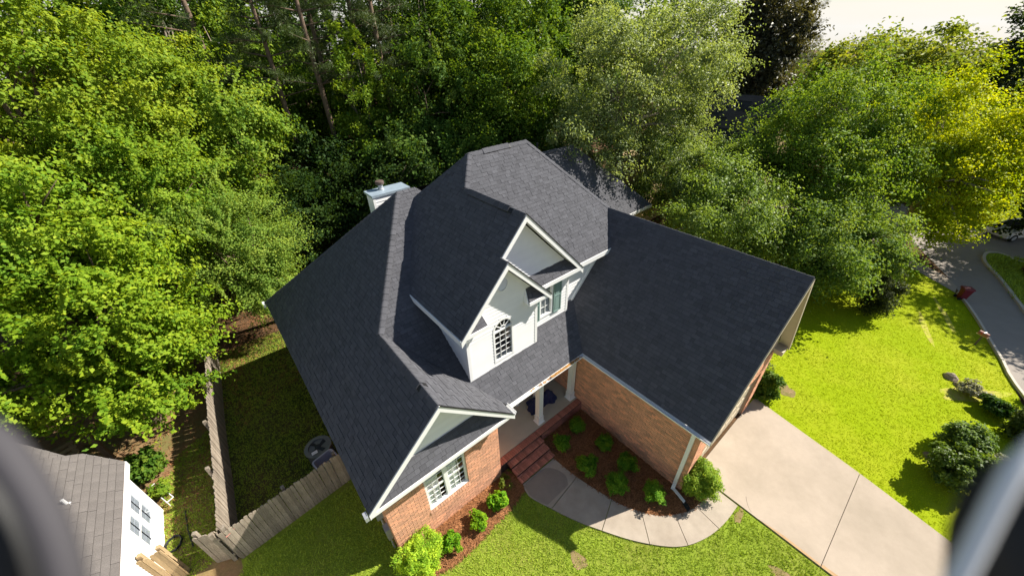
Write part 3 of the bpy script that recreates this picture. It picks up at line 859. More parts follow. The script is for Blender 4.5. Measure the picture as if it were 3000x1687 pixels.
# front wall of the low gable, with its window opening
WX0, WX1, WZ0, WZ1 = 1.37, 2.64, 1.08, 2.62
front_wall = wall_mesh('wall', [(.31, WX0 + .0, .39, .55, -.1, 3.2), (WX1, 3.79, .39, .55, -.1, 3.2), (WX0, WX1, .39, .55, -.1, WZ0), (WX0, WX1, .39, .55, WZ1, 3.2), (.31, .46, .55, 10.2, -.1, 3.3), (3.64, 3.79, .55, 1.95, -.1, 3.3)])
holes = [(WX0 - .31, WX1 - .31, WZ0 - .13 + .1, WZ1 + .1)]
bricks((.31, .39, -.1), (1, 0, 0), (0, -1, 0), 3.48, 3.3, holes, seed=1, weight=1.0, tonem=.45)
rb = random.Random(33)
for i in range(17):                                                    # sloped rowlock sill under the window
    x = WX0 - .03 + i * .0785
    add_brick(Vector((x, .362, WZ0 - .125)), Vector((.068, 0, 0)), Vector((0, -1, 0)), Vector((0, .045, .115)), rb, BR, 1.5, .3)
bricks((.31, 10.2, -.1), (0, -1, 0), (-1, 0, 0), 9.81, 3.3, seed=2, weight=.0)
bricks((3.79, .40, -.1), (0, 1, 0), (1, 0, 0), 1.5, 3.3, seed=3, weight=.3)
place_pieces(BR, 'brick', 'brick_field', MT['brick'], front_wall, 150)
# garage wing
BR2 = []
gw = wall_mesh('wall', [(7.74, 7.89, -3.62, 6.0, -.1, 3.1), (7.89, 8.5, -3.62, -3.47, -.1, 3.3), (12.0, 12.45, -3.62, -3.47, -.1, 3.3), (8.5, 12.0, -3.62, -3.47, 2.3, 3.3), (12.3, 12.45, -3.47, 8.0, -.1, 3.2)])
bricks((7.74, 1.95, -.1), (0, -1, 0), (-1, 0, 0), 5.57, 3.15, seed=4, store=BR2)
bricks((7.74, -3.62, -.1), (1, 0, 0), (0, -1, 0), 4.71, 3.3, [(.76, 4.26, 0, 2.4)], seed=5, store=BR2, weight=0)
place_pieces(BR2, 'brick', 'brick_field', MT['brick'], gw, 90)
gd = box_part('garage_door', 8.5, 12.0, -3.53, -3.49, 0.03, 2.3, 'trim_tan')
for i in range(4):
    for j in range(8):
        box_part('door_panel', 8.55 + j * .43, 8.93 + j * .43, -3.545, -3.53, .09 + i * .56, .53 + i * .56, 'trim_tan', gd)

# ---- siding
def board(b, x0a, x1a, x0b, x1b, z0, z1, y, out=-1.0, axis='x', tone=.5):
    """one clapboard; bottom edge proud. axis x: along x at plane y"""
    t0, t1 = .023 * out, .006 * out
    if axis == 'x':
        P_ = lambda u, v, z: (u, y + v, z)
    else:
        P_ = lambda u, v, z: (y + v, u, z)
    b.faces([P_(x0a, t0, z0), P_(x1a, t0, z0), P_(x1b, t1, z1), P_(x0b, t1, z1), P_(x0a, 0, z0), P_(x1a, 0, z0), P_(x1b, 0, z1), P_(x0b, 0, z1)],
            [(0, 1, 2, 3), (1, 0, 4, 5), (2, 1, 5, 6), (3, 2, 6, 7), (0, 3, 7, 4)] if (out < 0) == (axis == 'x') else [(3, 2, 1, 0), (5, 4, 0, 1), (6, 5, 1, 2), (7, 6, 2, 3), (4, 7, 3, 0)], tone)
def siding(parent, z0, z1, lo, hi, y, out=-1.0, axis='x', holes=(), expo=.118, mat='siding'):
    """rows of boards between lo(z) and hi(z); holes: functions z -> (a, b) or None"""
    z = z0
    r = random.Random(int(z0 * 100))
    while z < z1 - .01:
        zt = min(z + expo, z1)
        segs = [(lo(z), hi(z), lo(zt), hi(zt))]
        for h in holes:
            g = h((z + zt) / 2)
            if g:
                ns = []
                for a0, a1, b0, b1 in segs:
                    if g[1] <= min(a0, b0) or g[0] >= max(a1, b1): ns.append((a0, a1, b0, b1)); continue
                    if g[0] > a0: ns.append((a0, g[0], b0, g[0]))
                    if g[1] < a1: ns.append((g[1], a1, g[1], b1))
                segs = ns
        for a0, a1, b0, b1 in segs:
            if max(a1 - a0, b1 - b0) < .02: continue
            b = MB(); board(b, a0, max(a1, a0 + .001), b0, max(b1, b0 + .001), z, zt, y, out, axis, r.random())
            b.build('siding_board', MT[mat], parent)
        z += expo
ARC = (4.84, 5.13, .355)                 # centre x, spring height, radius of the arched window
AX0, AX1, AZ0 = 4.485, 5.195, 4.02
BWX0, BWX1, BWZ0, BWZ1 = 6.55, 7.03, 4.45, 5.62
def gl(pl, d=.23): return lambda z: (z + d - pl[2]) / pl[0]
# low gable triangle
gw1 = MB(); gw1.prism([(.35, .43, 3.45), (3.75, .43, 3.45), (2.05, .43, 5.12)], (0, .1, 0)); g1 = gw1.build('gable_wall', MT['siding'], house)
siding(g1, 3.68, 5.12, gl(PL), lambda z: (z + .23 - PFR[2]) / PFR[0], .43)
# tall dormer wall with the arched window
def arch_hole(z):
    if z < AZ0 or z > ARC[1] + ARC[2]: return None
    if z < ARC[1]: return (AX0, AX1)
    h = math.sqrt(max(0, ARC[2] ** 2 - (z - ARC[1]) ** 2))
    return (ARC[0] - h, ARC[0] + h)
w2 = MB()
w2.prism([(3.63, 1.275, 3.4), (AX0, 1.275, 3.4), (AX0, 1.275, 5.5), (4.0, 1.275, 6.2), (3.63, 1.275, 5.8)], (0, .1, 0))
w2.prism([(AX1, 1.275, 3.4), (6.13, 1.275, 3.4), (6.13, 1.275, 5.8), (5.7, 1.275, 6.2), (AX1, 1.275, 5.5)], (0, .1, 0))
w2.prism([(AX0, 1.275, 3.4), (AX1, 1.275, 3.4), (AX1, 1.275, AZ0), (AX0, 1.275, AZ0)], (0, .1, 0))
w2.prism([(AX0, 1.275, 5.49), (AX1, 1.275, 5.49), (AX1 + .5, 1.275, 6.2), (4.88, 1.275, 7.15), (AX0 - .49, 1.275, 6.2)], (0, .1, 0))
w2.box(3.63, 3.73, 1.38, 4.0, 3.4, 5.6)
dormer = w2.build('dormer_wall', MT['siding'], house)
siding(dormer, 3.86, 7.1, lambda z: max(3.70, (z + .23 - PUL[2]) / PUL[0]), lambda z: min(6.05, (z + .23 - PCR[2]) / PCR[0]), 1.27, holes=[arch_hole])
siding(dormer, 3.88, 5.6, lambda z: 1.36, lambda z: .372 + (z - 3.185) / .7643, 3.63, -1.0, 'y')
box_part('corner_board', 3.60, 3.70, 1.245, 1.27, 3.80, 5.68, 'trim')
box_part('corner_board', 3.60, 3.625, 1.27, 1.36, 3.86, 5.60, 'trim')
box_part('corner_board', 6.05, 6.145, 1.245, 1.27, 3.80, 5.68, 'trim')
# upper gable wall, window wall below it
w3 = MB()
w3.prism([(4.95, 1.56, 5.9), (7.84, 1.56, 5.9), (5.743, 1.56, 8.0)], (0, .1, 0))
w3.box(6.1, BWX0, 1.56, 1.66, 4.0, 5.9); w3.box(BWX1, 7.80, 1.56, 1.66, 4.0, 5.9); w3.box(BWX0, BWX1, 1.56, 1.66, 4.0, BWZ0); w3.box(BWX0, BWX1, 1.56, 1.66, BWZ1, 5.9)
w3.box(7.74, 7.80, 1.66, 1.76, 4.0, 5.7)
upper = w3.build('upper_wall', MT['siding'], house)
siding(upper, 6.17, 8.0, gl(PUL), lambda z: (z + .23 - PBR[2]) / PBR[0], 1.555)
siding(upper, 4.12, 5.75, lambda z: 6.15, lambda z: 7.72, 1.555, holes=[lambda z: (BWX0 - .06, BWX1 + .06) if BWZ0 - .07 < z < BWZ1 + .05 else None])
box_part('corner_board', 7.72, 7.81, 1.53, 1.555, 4.06, 5.74, 'trim')
w4 = MB(); w4.prism([(7.8, 1.76, 4.0), (9.75, 1.76, 5.77), (7.8, 1.76, 5.77)], (0, .08, 0)); sidew = w4.build('side_wall', MT['siding'], house)
siding(sidew, 4.14, 5.67, lambda z: 7.82, lambda z: (z - .02 - PG[2]) / PG[0], 1.755)
box_part('corner_board', 7.812, 7.87, 1.73, 1.755, 4.10, 5.66, 'trim')
fl = MB(); fl.beam((7.95, 1.70, 3.83), (9.72, 1.70, 5.762), (0, .05, 0), (-.06, 0, .055)); fl.build('flashing', MT['trim'], house)
# garage gable
w5 = MB(); w5.prism([(7.75, -3.60, 3.1), (12.48, -3.60, 3.1), (10.652, -3.60, 6.4)], (0, .1, 0)); g5 = w5.build('gable_wall', MT['tan_siding'], house)
siding(g5, 3.2, 6.5, lambda z: (z + .2 - PG[2]) / PG[0], lambda z: 10.652 + (6.747 - z - .28) / 1.717, -3.60, mat='trim_tan')
b = MB(); b.box(12.2, 12.68, -3.90, -3.62, 3.04, 3.2)
b.build('eave_return', MT['trim_tan'], house)
# rear wing wall and left wing rear
box_part('wall', 13.7, 20.0, 6.5, 6.62, -.1, 3.1, 'tan_siding')
rw = box_part('wall', 19.9, 20.0, 6.62, 13.0, -.1, 3.1, 'tan_siding')

# ---- windows
def pane_grid(parent, x0, x1, z0, z1, nx, nz, y, glass='glass', mw=.011):
    """panes and the muntins between them"""
    w = (x1 - x0) / nx; h = (z1 - z0) / nz
    for i in range(nx):
        for j in range(nz):
            b = MB(); b.box(x0 + i * w, x0 + (i + 1) * w, y, y + .006, z0 + j * h, z0 + (j + 1) * h); b.build('pane', MT[glass], parent)
    for i in range(1, nx):
        b = MB(); b.box(x0 + i * w - mw / 2, x0 + i * w + mw / 2, y - .014, y + .02, z0, z1); b.build('muntin', MT['trim'], parent)
    for j in range(1, nz):
        b = MB(); b.box(x0, x1, y - .010, y + .016, z0 + j * h - mw / 2, z0 + j * h + mw / 2); b.build('muntin', MT['trim'], parent)
def frame_mb(x0, x1, z0, z1, y0, y1, w):
    b = MB()
    b.box(x0, x0 + w, y0, y1, z0, z1); b.box(x1 - w, x1, y0, y1, z0, z1)
    b.box(x0 + w, x1 - w, y0, y1, z1 - w, z1); b.box(x0 + w, x1 - w, y0, y1, z0, z0 + w)
    return b
# double window in the brick gable
win = frame_mb(WX0, WX1, WZ0, WZ1, .43, .50, .045).build('window', MT['trim'], house)
b = MB(); b.box(1.955, 2.055, .42, .50, WZ0 + .045, WZ1 - .045); b.build('mullion', MT['trim'], win)
b = MB(); b.box(WX0, WX1, .385, .43, WZ0 - .012, WZ0 + .012); b.build('sill', MT['trim'], win)
for x0, x1 in ((WX0 + .045, 1.955), (2.055, WX1 - .045)):
    for z0, z1, y in ((WZ0 + .045, 1.83, .455), (1.87, WZ1 - .045, .448)):
        pane_grid(win, x0 + .02, x1 - .02, z0 + .02, z1 - .01, 3, 3, y)
        frame_mb(x0, x1, z0, z1, y - .012, y + .022, .022).build('sash', MT['trim'], win)
    b = MB(); b.box(x0, x1, .440, .478, 1.83, 1.87); b.build('meeting_rail', MT['trim'], win)
    # gathered curtains
    for (c0, c1) in (((x0, x0 + .66 * (x1 - x0)) if x0 < 1.9 else (x0, x0 + .60 * (x1 - x0))),):
        b = MB(); n = 26
        pts = [(c0 + (c1 - c0) * i / n, (.486 + .006 * math.sin(i * 1.9)) + .003 * math.sin(i * 4.3)) for i in range(n + 1)]
        for i in range(n):
            b.poly([(pts[i][0], pts[i][1], WZ0 + .03), (pts[i + 1][0], pts[i + 1][1], WZ0 + .03), (pts[i + 1][0], pts[i + 1][1], WZ1 - .03), (pts[i][0], pts[i][1], WZ1 - .03)], .5 + .5 * math.sin(i * 1.9))  # fold shading put into the strip tones, in step with the folds
        b.build('curtain', MT['curtain'], win)
b = MB(); b.box(WX0 - .1, WX1 + .1, .9, .92, WZ0 - .2, WZ1 + .2); b.build('dark_backing', MT['room_dark'], win)
# arched window
aw = MB()
n = 20
def arc_pts(r): return [(ARC[0] + r * math.cos(PI - PI * i / n), ARC[1] + r * math.sin(PI * i / n)) for i in range(n + 1)]
ri, ro = arc_pts(.305), arc_pts(.365)
for i in range(n):
    q = [(ro[i][0], 0, ro[i][1]), (ro[i + 1][0], 0, ro[i + 1][1]), (ri[i + 1][0], 0, ri[i + 1][1]), (ri[i][0], 0, ri[i][1])]
    aw.prism([(p[0], 1.243, p[2]) for p in q], (0, .077, 0))
aw.box(AX0 - .01, AX0 + .05, 1.243, 1.32, AZ0 - .03, ARC[1]); aw.box(AX1 - .05, AX1 + .01, 1.243, 1.32, AZ0 - .03, ARC[1])
aw.box(AX0 + .05, AX1 - .05, 1.245, 1.32, AZ0 - .03, AZ0 + .04); aw.box(AX0 + .05, AX1 - .05, 1.247, 1.32, ARC[1] - .045, ARC[1])
arch = aw.build('arched_window', MT['trim'], house)
pane_grid(arch, AX0 + .05, AX1 - .05, AZ0 + .04, ARC[1] - .045, 3, 5, 1.285)
b = MB()
for i in range(n): b.poly([(ARC[0], 1.288, ARC[1]), (ri[i + 1][0], 1.288, ri[i + 1][1]), (ri[i][0], 1.288, ri[i][1])])
b.build('fan_pane', MT['glass'], arch)
for i in range(n if False else 1):
    small = arc_pts(.105)
    b = MB()
    for k_ in range(n): b.prism([(small[k_][0], 1.262, small[k_][1]), (small[k_ + 1][0], 1.262, small[k_ + 1][1]), (ARC[0] + (small[k_ + 1][0] - ARC[0]) * .8, 1.262, ARC[1] + (small[k_ + 1][1] - ARC[1]) * .8), (ARC[0] + (small[k_][0] - ARC[0]) * .8, 1.262, ARC[1] + (small[k_][1] - ARC[1]) * .8)], (0, .03, 0))
    b.build('muntin', MT['trim'], arch)
for ang in (36, 72, 108, 144):
    a = math.radians(ang); d = Vector((math.cos(a), 0, math.sin(a))); s_ = Vector((-math.sin(a), 0, math.cos(a))) * .014
    b = MB(); b.beam(Vector((ARC[0], 1.265, ARC[1])) + d * .10 - s_ / 2, Vector((ARC[0], 1.265, ARC[1])) + d * .31 - s_ / 2, s_, (0, .03, 0)); b.build('muntin', MT['trim'], arch)
b = MB(); b.box(AX0 - .3, AX1 + .3, 1.75, 1.77, AZ0 - .3, 5.6); b.build('dark_backing', MT['room_dark'], arch)
b = MB(); b.box(AX0, AX1, 1.33, 1.74, AZ0 - .02, AZ0); b.build('inner_sill', MT['trim'], arch)
# window with shutters in the upper wall
uw = frame_mb(BWX0 - .05, BWX1 + .05, BWZ0 - .06, BWZ1, 1.515, 1.60, .06).build('window', MT['trim'], house)
for z0, z1, y in ((BWZ0 + .0, 5.05, 1.575), (5.06, BWZ1 - .06, 1.568)):
    pane_grid(uw, BWX0 + .03, BWX1 - .03, z0 + .02, z1 - .02, 2, 2, y)
    frame_mb(BWX0 + .01, BWX1 - .01, z0, z1, y - .012, y + .02, .025).build('sash', MT['trim'], uw)
b = MB()
for i in range(22):
    z = BWZ0 + .03 + i * .05
    b.beam((BWX0 + .02, 1.62, z), (BWX1 - .02, 1.62, z), (0, .022, .012), (0, 0, .003))
b.build('blind', MT['curtain'], uw)
b = MB(); b.box(BWX0 - .2, BWX1 + .2, 1.9, 1.92, BWZ0 - .2, BWZ1 + .2); b.build('dark_backing', MT['room_dark'], uw)
for x0, x1 in ((6.285, 6.485), (7.10, 7.44)):
    sh = frame_mb(x0, x1, 4.36, 5.62, 1.49, 1.535, .045).build('shutter', MT['shutter'], house)
    b = MB(); b.box(x0 + .045, x1 - .045, 1.49, 1.535, 4.97, 5.03); b.build('rail', MT['shutter'], sh)
    for z0, z1 in ((4.405, 4.97), (5.03, 5.575)):
        b = MB(); b.box(x0 + .045, x1 - .045, 1.512, 1.53, z0, z1); b.box(x0 + .075, x1 - .075, 1.498, 1.512, z0 + .04, z1 - .04); b.build('shutter_panel', MT['shutter'], sh)
# round louvred vent high in the dormer gable
b = MB(); nv = 28
for i in range(nv):
    t0, t1 = 2 * PI * i / nv, 2 * PI * (i + 1) / nv
    q = [(4.88 + .20 * math.cos(t0), 1.225, 6.60 + .23 * math.sin(t0)), (4.88 + .20 * math.cos(t1), 1.225, 6.60 + .23 * math.sin(t1)), (4.88 + .165 * math.cos(t1), 1.225, 6.60 + .195 * math.sin(t1)), (4.88 + .165 * math.cos(t0), 1.225, 6.60 + .195 * math.sin(t0))]
    b.prism(q, (0, .04, 0))
vent = b.build('gable_vent', MT['trim'], house)
for i in range(9):
    z = 6.43 + i * .038; h = .165 * math.sqrt(max(.01, 1 - ((z - 6.6) / .195) ** 2))
    b = MB(); b.beam((4.88 - h, 1.232, z), (4.88 + h, 1.232, z), (0, .03, .03), (0, .004, -.004)); b.build('louvre', MT['trim'], vent)

# ---- porch
PZ = .45
porch = MB(); porch.box(3.79, 7.74, .66, 2.0, -.1, PZ); pf = porch.build('porch_floor', MT['porch_concrete'], house)
pw = MB(); pw.box(3.79, 7.74, .44, .655, -.1, PZ - .03); pwall = pw.build('porch_wall', MT['dark_mortar'], house)
BR3 = []
bricks((5.66, .44, -.1), (1, 0, 0), (0, -1, 0), 2.07, .48, seed=7, store=BR3)
rb = random.Random(8)
for i in range(49):
    x = 3.80 + i * .0805
    q = Vector((x, .425, PZ - .03)); add_brick(q, Vector((.069, 0, 0)), Vector((0, 0, 1)), Vector((0, .225, 0)), rb, BR3, 1.2)
place_pieces(BR3, 'brick', 'brick_field', MT['step_brick'], pwall, 120)
steps = MB()
TR = [(.34, .22, .44), (.23, -.05, .22), (.12, -.30, -.05)]
for z, y0, y1 in TR: steps.box(4.13, 5.56, y0 + .03, y1 - (.0 if y1 > .4 else -.012), -.05, z - .02)
stp = steps.build('steps', MT['dark_mortar'], house)
BR4 = []
for z, y0, y1 in TR:
    for i in range(18):
        x = 4.115 + i * .0808
        add_brick(Vector((x, y0 - .0, z - .02)), Vector((.070, 0, 0)), Vector((0, 0, 1)), Vector((0, .20, 0)), rb, BR4)
        add_brick(Vector((x, y0 + .035, z - .087)), Vector((.070, 0, 0)), Vector((0, -1, 0)), Vector((0, 0, .062)), rb, BR4)
    for i in range(7):
        add_brick(Vector((4.115 + i * .208, y0 + .205, z - .02)), Vector((.196, 0, 0)), Vector((0, 0, 1)), Vector((0, max(.02, min(.07, y1 - y0 - .21)), 0)), rb, BR4)
    for k2 in range(3):
        y_ = y0 + .01 + k2 * .085
        add_brick(Vector((4.125, y_ + .07, z - .085)), Vector((0, -.07, 0)), Vector((-1, 0, 0)), Vector((0, 0, .062)), rb, BR4, .5)
        add_brick(Vector((5.565, y_, z - .085)), Vector((0, .07, 0)), Vector((1, 0, 0)), Vector((0, 0, .062)), rb, BR4, .5)
place_pieces(BR4, 'brick', 'brick_field', MT['step_brick'], stp, 150)
pb = MB(); pb.box(3.79, 7.74, 2.0, 2.1, -.1, 3.2); pbw = pb.build('porch_back_wall', MT['trim'], house)
b = MB(); b.box(6.1, 7.05, 1.955, 2.0, PZ, PZ + 2.05); door = b.build('front_door', MT['trim'], house)
for j in range(3):
    for i in range(2):
        b = MB(); b.box(6.2 + i * .42, 6.53 + i * .42, 1.945, 1.955, PZ + .15 + j * .64, PZ + .65 + j * .64); b.build('door_panel', MT['trim'], door)
b = MB(); b.lathe((6.18, 1.95, PZ + 1.0), [(.015, 0), (.03, .03), (.03, .06), (.01, .08)], 10, axis=(0, -1, 0)); b.build('door_knob', MT['zinc'], door)
box_part('porch_ceiling', 3.8, 7.73, .42, 1.99, 3.0, 3.02, 'trim')
box_part('beam', 4.1, 7.72, .72, .98, 2.78, 3.0, 'trim')
box_part('pilaster', 5.72, 5.86, 1.86, 1.999, PZ, 2.78, 'trim')
for cx in (5.935, 7.545):
    cy = .865
    b = MB(); b.box(cx - .095, cx + .095, cy - .095, cy + .095, PZ + .30, 2.70); col = b.build('column', MT['trim'], house)
    b = MB(); b.box(cx - .15, cx + .15, cy - .15, cy + .15, PZ, PZ + .035); b.hexa([(cx - .145, cy - .145, PZ + .035), (cx + .145, cy - .145, PZ + .035), (cx + .145, cy + .145, PZ + .035), (cx - .145, cy + .145, PZ + .035)], [(cx - .118, cy - .118, PZ + .07), (cx + .118, cy - .118, PZ + .07), (cx + .118, cy + .118, PZ + .07), (cx - .118, cy + .118, PZ + .07)])
    b.box(cx - .115, cx + .115, cy - .115, cy + .115, PZ + .07, PZ + .29); b.box(cx - .125, cx + .125, cy - .125, cy + .125, PZ + .29, PZ + .31); b.build('plinth', MT['trim'], col)
    b = MB(); b.box(cx - .13, cx + .13, cy - .13, cy + .13, 2.70, 2.78); b.build('capital', MT['trim'], col)

# downspout at the garage corner with its foot across the bed
b = MB()
b.beam((7.63, -3.40, .22), (7.63, -3.40, 2.95), (.075, 0, 0), (0, -.10, 0)); b.beam((7.63, -3.40, 2.95), (7.36, -3.40, 3.08), (0, -.09, 0), (.0, 0, .075))
b.beam((7.66, -3.40, .24), (7.52, -3.43, .09), (0, -.09, 0), (.06, 0, .06)); b.beam((7.55, -3.43, .075), (7.42, -3.92, .06), (.08, 0, 0), (0, 0, .055))
b.build('downspout', MT['trim'], house)
b = MB(); b.beam((7.40, -3.9, .03), (7.28, -4.14, .02), (.16, .02, 0), (0, 0, .04)); b.build('splash_pipe', MT['black'], house)
# downspout and white gutter end at the back left corner
b = MB(); b.box(-.11, -.03, 10.35, 10.62, 3.24, 3.38); b.build('gutter_end', MT['trim'], house)
b = MB(); b.box(-.10, -.02, -.03, .14, 3.22, 3.36); b.build('gutter_end', MT['zinc'], house)
# chimney
b = MB(); b.box(4.19, 5.53, 7.44, 8.05, 4.5, 7.42); chim = b.build('chimney', MT['siding'], house)
siding(chim, 5.3, 7.40, lambda z: 4.25, lambda z: 5.50, 7.44, expo=.13)
siding(chim, 5.3, 7.40, lambda z: 7.50, lambda z: 8.0, 4.19, -1.0, 'y', expo=.13)
b = MB(); b.box(4.165, 4.25, 7.415, 7.44, 5.2, 7.42); b.box(4.165, 4.188, 7.44, 7.50, 5.2, 7.42); b.box(5.50, 5.55, 7.415, 7.44, 5.2, 7.42); b.build('corner_board', MT['trim'], chim)
b = MB(); b.box(4.14, 5.58, 7.39, 8.12, 7.42, 7.50); b.build('chimney_cap', MT['cap_metal'], chim)
b = MB(); b.lathe((4.68, 7.86, 7.50), [(.11, 0), (.11, .03), (.085, .05), (.085, .17), (.10, .18)], 16); b.build('flue', MT['zinc'], chim)
b = MB(); b.lathe((4.68, 7.86, 7.68), [(.08, 0), (.15, .02), (.155, .10), (.14, .13), (.02, .15)], 16); b.build('flue_cap', MT['rust'], chim)
b = MB(); b.lathe((14.6, 10.3, 5.8), [(.05, 0), (.05, 1.2), (.06, 1.2), (.06, 1.28), (.0, 1.28)], 10); b.build('vent_pipe', MT['dark_metal'], house)
# meter box and conduit on the left wall
b = MB(); b.box(.12, .29, 1.0, 1.28, 1.2, 1.62); mbx = b.build('meter_box', MT['zinc'], house)
b = MB(); b.lathe((.12, 1.14, 1.48), [(.08, 0), (.08, .06), (.06, .08), (.0, .08)], 14, axis=(-1, 0, 0)); b.build('meter', MT['pale_plastic'], mbx)
b = MB(); b.tube([(.22, 1.14, 1.2), (.22, 1.14, .05)], .03, 8); b.build('conduit', MT['zinc'], mbx)
b = MB(); b.box(.16, .29, .62, .84, .7, 1.2); b.build('cable_box', MT['zinc'], house)
b = MB(); b.tube([(.22, .73, .7), (.22, .73, .0)], .022, 8); b.build('conduit', MT['zinc'], house)

# ------------------------------------------------------------------ fences
def plank(parent, p, du, h, th, r, mat='wood', lean=0.0, ground=0.0):
    """one upright board: p foot, du its width vector; th its thickness vector"""
    p, du, th = Vector(p), Vector(du), Vector(th)
    hh = h * r.uniform(.965, 1.02)
    t = Vector((r.uniform(-.012, .012), r.uniform(-.012, .012), hh))
    c = du.normalized() * min(.025, du.length * .25)
    b = MB()
    f = [p, p + du, p + du + t - Vector((0, 0, .035)), p + du + t - c, p + t + c, p + t - Vector((0, 0, .035))]
    b.prism([v - p for v in f], th, min(1, max(0, r.gauss(.5, .26))))
    o = b.build('plank', MT[mat], parent)
    o.location = p
    return o
def fence(name, label, a, b_, h, side, step, posts, seed, group=None, sagx=0.0, mat='wood'):
    t = thing(name, label, 'fence', (a[0], a[1], 0), 0, group)
    A, B = Vector((a[0], a[1], 0)), Vector((b_[0], b_[1], 0))
    d = B - A; L = d.length; d /= L
    n = Vector((d.y, -d.x, 0)) * side
    r = random.Random(seed)
    x = 0.0
    while x < L - .03:
        w = min(step * r.uniform(.9, 1.08), L - x)
        off = n * r.uniform(0, .008) + n * sagx * math.sin(x * .9)
        plank(t, d * x + off, d * (w - .006), h, n * .018, r, mat)
        x += w
    for z in (.25, h * .78):
        m = MB(); m.beam(Vector((0, 0, z)) - n * .05, d * L + Vector((0, 0, z)) - n * .05, n * .045, (0, 0, .09), .4); m.build('rail', MT[mat], t)
    for q in posts:
        m = MB(); m.beam(d * (q * (L - .09)) - n * .14 - d * 0, d * (q * (L - .09)) - n * .14 + Vector((0, 0, h * 1.03)), d * .09, n * .09, .45); m.build('post', MT[mat], t)
    return t
fence('plank_fence', 'grey weathered plank fence across the side yard between the brick house and the lawn', (-3.17, 3.27), (.0, 3.54), 1.46, 1, .098, (.03, .5, .97), 1)
fence('plank_fence', 'long weathered fence running back under the big leafy trees, sunlit along its top', (-3.22, 3.32), (-2.62, 13.6), 1.46, 1, .105, (.0, .22, .42, .62, .82), 2, None, .02)
fence('plank_fence', 'short grey fence stub left of the side yard fence corner', (-3.72, 3.62), (-3.22, 3.40), 1.46, 1, .12, (.0,), 3)
fence('plank_fence', 'tan plank fence panel at the corner of the white neighbour house', (-4.83, 3.90), (-4.33, 3.80), 1.46, 1, .12, (.05, .95), 4, None, 0, 'new_wood')
fence('plank_fence', 'dark back fence in deep shade behind the house beyond the chimney', (-2.4, 19.5), (11.5, 20.5), 1.7, -1, .14, (.1, .3, .5, .7, .9), 5)
b = MB(); b.beam((-3.1, 3.262, 1.18), (-2.84, 3.285, 1.30), (0, -.008, 0), (-.02, 0, .035)); tag(b.build('sign_strip', MT['pink']), 'faded pink strip on the sunlit end of the plank fence', 'sign')
# ------------------------------------------------------------------ white neighbour house
nh = thing('white_house', 'white sided house with faded brown roof at the lower left edge', 'house', (0, 0, 0))
NT = []
PN = (-0.62, 0.0, 2.45 - .62 * 4.6)
nroof_poly = [[(-4.62, -6.0), (-4.62, 6.35), (-5.35, 7.02), (-5.48, 6.55), (-12, 10.6), (-12, -6.0)]]
shingles(PN, [[(-4.62, -6.0), (-4.62, 6.35), (-5.30, 6.9), (-12, 6.9), (-12, -6)]], .145, 21, NT, .006, 1.0, (.28, .34))
shingles(PN, [[(-5.55, 6.9), (-7.4, 8.75), (-12, 10.0), (-12, 6.9)]], .145, 22, NT, .006, 1.0, (.28, .34))
nb = MB()
def npt(x, y, d=.012): return (x, y, Z(PN, x, y) - d)
nb.poly([npt(-4.62, -6), npt(-4.62, 6.35), npt(-5.3, 6.9), npt(-12, 6.9), npt(-12, -6)], .4)
nb.poly([npt(-5.55, 6.9), npt(-7.4, 8.75), npt(-12, 10.0), npt(-12, 6.9)], .4)
nroof = nb.build('roof', MT['rust'], nh)
place_pieces(NT, 'shingle', 'shingle_field', MT['old_shingle'], nroof, 150)
NW = [(5.95, .74, 1.70), (5.30, .74, 1.70)]
nwb = MB(); nwb.box(-5.0, -4.86, -6.0, 6.36, -.1, 2.30); nwb.box(-12, -5.0, 6.26, 6.36, -.1, 2.5)
nwall = nwb.build('wall', MT['siding'], nh)
siding(nwall, -.02, 2.30, lambda z: -5.9, lambda z: 6.30, -4.86, 1.0, 'y', holes=[lambda z: (4.62, 6.02) if .62 < z < 1.78 else None], expo=.13)
for q in ('x',):
    b = MB(); b.box(-4.86, -4.83, 6.27, 6.37, -.05, 2.30); b.build('corner_board', MT['trim'], nh)
b = MB(); b.box(-4.66, -4.60, -6, 6.37, 2.26, 2.44); b.build('fascia', MT['trim'], nh)
b = MB(); b.box(-4.86, -4.64, -6, 6.3, 2.27, 2.29); b.build('soffit', MT['trim'], nh)
b = MB(); b.prism([(-4.62, 6.37, 2.28), (-4.62, 6.37, 2.44), (-5.30, 6.92, 2.86), (-5.30, 6.92, 2.70)], (-.03, -.02, 0)); b.build('rake_board', MT['trim'], nh)
b = MB(); b.prism([(-5.54, 6.90, 2.85), (-5.54, 6.90, 3.02), (-5.95, 7.31, 3.27), (-5.95, 7.31, 3.1)], (-.03, 0, 0)); b.build('rake_board', MT['trim'], nh)
